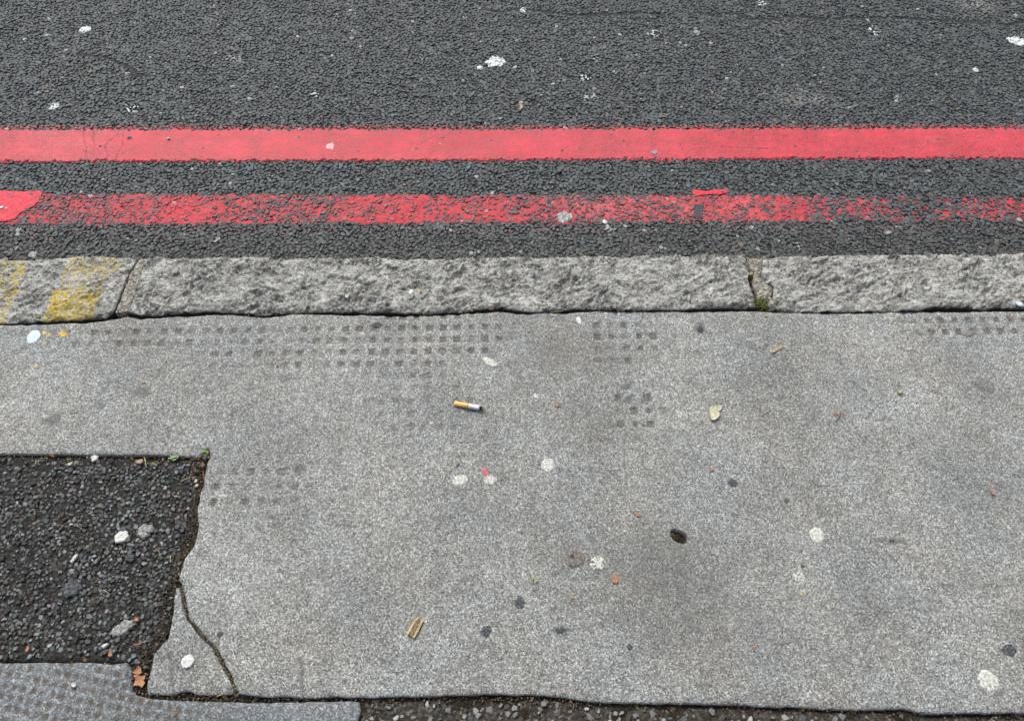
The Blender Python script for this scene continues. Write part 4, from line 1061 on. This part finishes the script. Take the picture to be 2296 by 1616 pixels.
pebble("small yellow chip in the patch beside the slab edge", 440, 1079, 5, m_leaf_p, "patch", 1, "stone_chip", "chip")
pebble("lower yellow chip in the patch beside the slab edge", 441, 1089, 5, m_leaf_p, "patch", 2, "stone_chip", "chip")
pebble("grey round pebble in the joint behind the middle kerb stone", 1130, 686, 8, m_peb, "kerb", 3, z=.0005)
pebble("orange brown stone chip in the joint behind the middle kerb stone", 1100, 692, 8, m_leaf_o, "kerb", 4, "stone_chip", "chip", z=-.001)
pebble("small tan chip left of the orange brown chip in the joint", 1057, 696, 6, m_leaf_t, "kerb", 5, "stone_chip", "chip", z=-.001)
pebble("tiny rusty chip above the tan chip in the joint", 1061, 685, 4, m_leaf_b, "kerb", 6, "stone_chip", "chip")
pebble("pale pebble on the left half of the middle kerb stone", 778, 666, 6, m_pebw, "kerb", 7)
pebble("grey flat pebble on the left end of the middle kerb stone", 393, 609, 9, m_peb, "kerb", 8, flat=.3)
pebble("tiny white pebble on the left mortar joint", 308, 601, 4, m_pebw, "kerb", 9)
pebble("small pink pebble on the yellow painted kerb stone", 146, 673, 5, m_pebw, "kerb", 10)
pebble("yellow pebble in the tan mortar of the right joint", 1683, 615, 6, m_leaf_t, "kerb", 11)
pebble("white pebble below the tan mortar of the right joint", 1704, 656, 4, m_pebw, "kerb", 12)
pebble("tiny cream pebble lying on the solid red line", 378, 312, 4.5, m_pebw, "line", 13, asp=.5, rot=.5)
pebble("pale blue bit of plastic", 0, 0, 1, m_blue, "slab", 14) if False else None
pebble("small dark blue plastic bit above the cream oval gum", 1026, 1042, 6, m_blue, "slab", 15, "plastic_bit", "plastic bit", asp=.45, rot=1.4)
pebble("tiny green glass grain on the road at the upper left", 371, 81, 2.6, speck("green_glass", (.02, .35, .18), (.05, .5, .28), 200, .3, .6), "road", 16, "glass_grain", "glass grain")
pebble("bluish white chip at the right end of the kerb joint", 2285, 682, 9, m_bluewhite, "kerb", 17, "stone_chip", "chip", flat=.3)
pebble("white chip stuck on the middle kerb stone left of centre", 922, 655, 8, m_white, "kerb", 18, "stone_chip", "chip", flat=.3)
pebble("dark grey flake on the middle kerb stone beside the white chip", 921, 664, 10, m_gumg, "kerb", 19, "stone_chip", "chip", flat=.2, rot=.6)
pebble("tiny yellow chip right of the white chip on the kerb", 942, 651, 4, m_yel, "kerb", 20, "stone_chip", "chip", flat=.4)
pebble("blue grey bit in the joint behind the kerb, left of centre", 515, 700, 4, m_tape, "kerb", 21, "stone_chip", "chip", z=.001)
pebble("wedge of dark stone at the notch of the tarred patch", 461, 1027, 7, m_gumd, "patch", 22, "stone_chip", "chip")
for i, (px, py, rx, ry, m, lb) in enumerate([
    (52,716,8,3,m_straw,"pale straw scrap at the left end of the kerb joint"), (85,709,4,2.5,m_straw,"upper straw scrap by the yellow painted kerb")]):
    sheet("leaf", lb, "leaf", poly_around(px, py, rx, ry, 6, 40 + i), m, "kerb", -.003, .002, .0005, 60 + i)
# straws and needles
for i, (pts, m, on, lb) in enumerate([
    ([(558,694),(557,700),(558,708)], m_straw, "slab", "upright pale straw at the joint behind the kerb"),
    ([(1179,697),(1186,690),(1194,684)], m_straw, "slab", "pale straw slanting out of the kerb joint at the centre"),
    ([(1235,700),(1250,699),(1264,697)], m_leaf_t, "slab", "tan needle lying along the kerb joint at the centre"),
    ([(1958,693),(1972,697),(1986,699)], m_leaf_t, "slab", "tan needle lying in the right part of the kerb joint"),
    ([(2018,685),(2023,690),(2028,692)], m_leaf_t, "kerb", "short tan needle on the edge of the right kerb stone"),
    ([(1868,943),(1875,938),(1878,927)], m_leaf_b, "slab", "thin brown thread curled on the slab at the right") if False else ([(2116-241,943),(2122-241,935),(2126-241,910+12)], m_leaf_b, "slab", "thin brown thread on the slab right of the torn leaf"),
    ([(323,1024),(326,1033),(328,1048)], m_straw, "patch", "thin pale stalk in the patch below its top edge"),
    ([(340,1038),(346,1040),(352,1044)], m_straw, "patch", "short straw right of the pale stalk in the patch"),
    ([(403,1080),(415,1075),(428,1068)], m_straw, "patch", "long straw in the right part of the patch"),
    ([(416,1037),(430,1031),(444,1028)], m_leaf_b, "patch", "reddish needle in the corner of the tarred patch"),
    ([(455,1056),(457,1068),(459,1080)], m_leaf_b, "patch", "reddish needle along the right edge of the tarred patch"),
    ([(388,1111),(395,1112),(402,1113)], m_leaf_p, "patch", "thick pale stalk in the right part of the patch"),
    ([(76,1045),(80,1039),(82,1030)], m_straw, "patch", "forked straw at the left of the patch"),
    ([(350,1229),(356,1235),(358,1240)], m_leaf_o, "patch", "curled orange needle in the patch by the grey gums"),
    ([(298,1445),(312,1444),(322,1439)], m_leaf_o, "patch", "orange needle above the bottom joint of the patch"),
    ([(231,1322),(236,1325),(241,1328)], m_straw, "patch", "short yellow straw in the middle of the patch"),
    ([(383,1260),(382,1250),(384,1243)], m_straw, "patch", "upright straw beside the slab edge in the patch"),
    ([(486,1560),(493,1558),(499,1554)], m_straw, "slab", "small straw in the bottom joint below the broken corner"),
    ([(1025,1017),(1028,1022),(1036,1017)], m_leaf_t, "slab", "tiny tan needle above the blue plastic bit"),
    ([(1030,521+30),(1036,552),(1040,553)], m_straw, "road", "tiny straw in the gutter left of centre")]):
    sliver("straw", lb, "straw", pts, .0009, m, on, .0014)

# weeds and moss
def weed(label, px, py, r, n, m, z, seed, name="weed", h=.006, blade=(.35, .16), cat="weed"):
    c = P(px, py, z); R = P(px + r, py, z)[0] - c[0]; r_ = np.random.default_rng(seed); V = []; F = []; SV_ = []; SF = []
    for i in range(n):
        a = r_.uniform(0, 6.283); rad = R * math.sqrt(r_.random()) ; x = math.cos(a) * rad; y = math.sin(a) * rad * .8
        L = R * blade[0] * r_.uniform(.6, 1.3); w = R * blade[1] * r_.uniform(.7, 1.2); b = r_.uniform(0, 6.283); zz = h * r_.uniform(.25, 1) * (1.1 - rad / R * .6)
        dx, dy = math.cos(b), math.sin(b); k_ = len(V); up = L * r_.uniform(-.1, .5)
        V += [(x, y, zz), (x + dx * L * .5 - dy * w, y + dy * L * .5 + dx * w, zz + up * .6), (x + dx * L, y + dy * L, zz + up * .7), (x + dx * L * .5 + dy * w, y + dy * L * .5 - dx * w, zz + up * .6 + .0003)]
        F.append([k_, k_ + 3, k_ + 2, k_ + 1])
        if i % 3 == 0:
            q = len(SV_); SV_ += [(0, 0, -.002), (.0004, .0003, -.002), (x, y, zz), (-.0003, .0004, -.002)]; SF += [[q, q + 1, q + 2], [q + 1, q + 3, q + 2], [q + 3, q, q + 2]]
    root = tag(empty(name, tuple(c)), label, cat)
    mesh_py("leaves", V, F, m, root); mesh_py("stems", SV_, SF, m_moss, root); return root
weed("green sprig growing in the notch of the tarred patch", 461, 1016, 8, 26, m_green, -.004, 1, h=.006, blade=(.5, .26))
weed("pale green seedling at the top edge of the tarred patch", 391, 1027, 9, 34, m_pgreen, -.003, 2, h=.006, blade=(.45, .22))
weed("tiny yellow green weed at the top left of the patch", 156, 1030, 5, 14, m_green, -.003, 3, h=.004, blade=(.5, .22))
weed("pale green lichen scrap on the slab low at the centre", 1196, 1298, 9, 26, speck("lichen", (.30, .33, .17), (.52, .54, .33), 400), .001, 4, "lichen", .004, (.45, .26), "lichen")
weed("tiny green weed growing out of the hole rim", 1507, 1199, 5, 14, m_moss, -.002, 5, h=.004, blade=(.5, .25))
weed("yellow green grass and moss tuft at the right kerb joint", 1710, 684, 25, 150, m_moss, -.003, 6, "moss_tuft", .009, (.30, .045), "moss")
weed("low moss creeping right of the moss tuft", 1745, 693, 20, 70, m_moss, -.004, 7, "moss_tuft", .006, (.25, .05), "moss")
weed("moss in the joint below the yellow painted kerb", 85, 712, 15, 70, m_moss, -.001, 8, "moss_tuft", .006, (.30, .06), "moss")
weed("thin moss in the kerb joint left of the centre", 580, 703, 18, 60, m_moss, -.003, 9, "moss_tuft", .005, (.25, .05), "moss")
weed("moss speck in the kerb joint behind the middle stone", 686, 700, 14, 50, m_moss, -.002, 10, "moss_tuft", .005, (.25, .05), "moss")
weed("small grass blades in the kerb joint left of the orange chip", 1083, 693, 8, 22, m_moss, -.002, 11, "grass_tuft", .010, (.6, .05), "grass")
weed("small grass blades in the kerb joint at the centre right", 1345, 694, 13, 40, m_moss, -.003, 12, "grass_tuft", .008, (.45, .05), "grass")
weed("little green speck in the kerb joint by the tan chips", 989, 700, 6, 18, m_moss, -.003, 13, "grass_tuft", .007, (.5, .06), "grass")

# crumbs and needles nobody could count, along the joints
def crumbs(name, curves, n, seed, z, spread, cols, parent, rmin=.0006, rmax=.0018):
    r_ = np.random.default_rng(seed); pts = []
    L = [np.hypot(*np.diff(c, axis=0).T).sum() for c in curves]
    for i in range(n):
        c = curves[r_.choice(len(curves), p=np.array(L) / sum(L))]; k_ = r_.integers(len(c) - 1); p = c[k_] + (c[k_ + 1] - c[k_]) * r_.random()
        pts.append(p + r_.normal(0, spread, 2))
    pts = np.array(pts); C = np.array(cols)[r_.integers(len(cols), size=n)]
    stones(name, pts[:, 0], pts[:, 1], np.full(n, z) + r_.normal(0, .0008, n), r_.uniform(rmin, rmax, n), C, m_stone, seed, None, parent, n=5, thick=1.0, tilt=.4)
CC = [(.035, .028, .022), (.07, .052, .036), (.16, .11, .065), (.26, .10, .05), (.30, .25, .17)]
joint = (kb[1:-1][::2]); 
crumbs("joint_crumbs", [se], 1400, 71, -.0075, .0045, CC, pave)
crumbs("joint_crumbs", [pr, notch[1:]], 700, 72, -.0040, .006, CC, pave)
crumbs("joint_crumbs", [crk], 500, 73, -.0035, .0014, [(.06, .047, .032), (.11, .088, .058), (.20, .16, .10)], pave, .0006, .0014)
crumbs("joint_crumbs", [PL([(300,1500),(310,1548),(430,1565),(600,1568),(800,1567),(1100,1562),(1300,1575),(2296,1602)])], 1100, 74, -.0050, .0035, CC[:3], pave)
crumbs("patch_crumbs", [PL([(0,1040),(440,1040),(420,1150),(60,1200),(380,1280),(60,1380),(320,1430),(320,1520)])], 420, 75, -.0030, .03, [(.20, .09, .04), (.30, .22, .12), (.06, .05, .04), (.42, .38, .28)], patch, .0005, .0014)
crumbs("gutter_grit", [np.array([[x_, kerb_y(x_) + .012] for x_ in np.linspace(-1.3, 1.3, 40)])], 900, 76, ZR + .0004, .016, [(.10, .09, .08), (.20, .18, .155), (.30, .28, .25), (.06, .055, .05), (.22, .12, .06)], road, .0005, .0017)
crumbs("patch_soil", [PL([(452,1045),(446,1080),(436,1113),(430,1137),(432,1165),(430,1197),(416,1228),(402,1252),(390,1283),(384,1330),(372,1380),(362,1428),(330,1470),(312,1530)])], 2200, 77, -.0040, .006, [(.035, .026, .018), (.055, .040, .027), (.08, .055, .034), (.045, .036, .028)], patch, .0006, .0018)
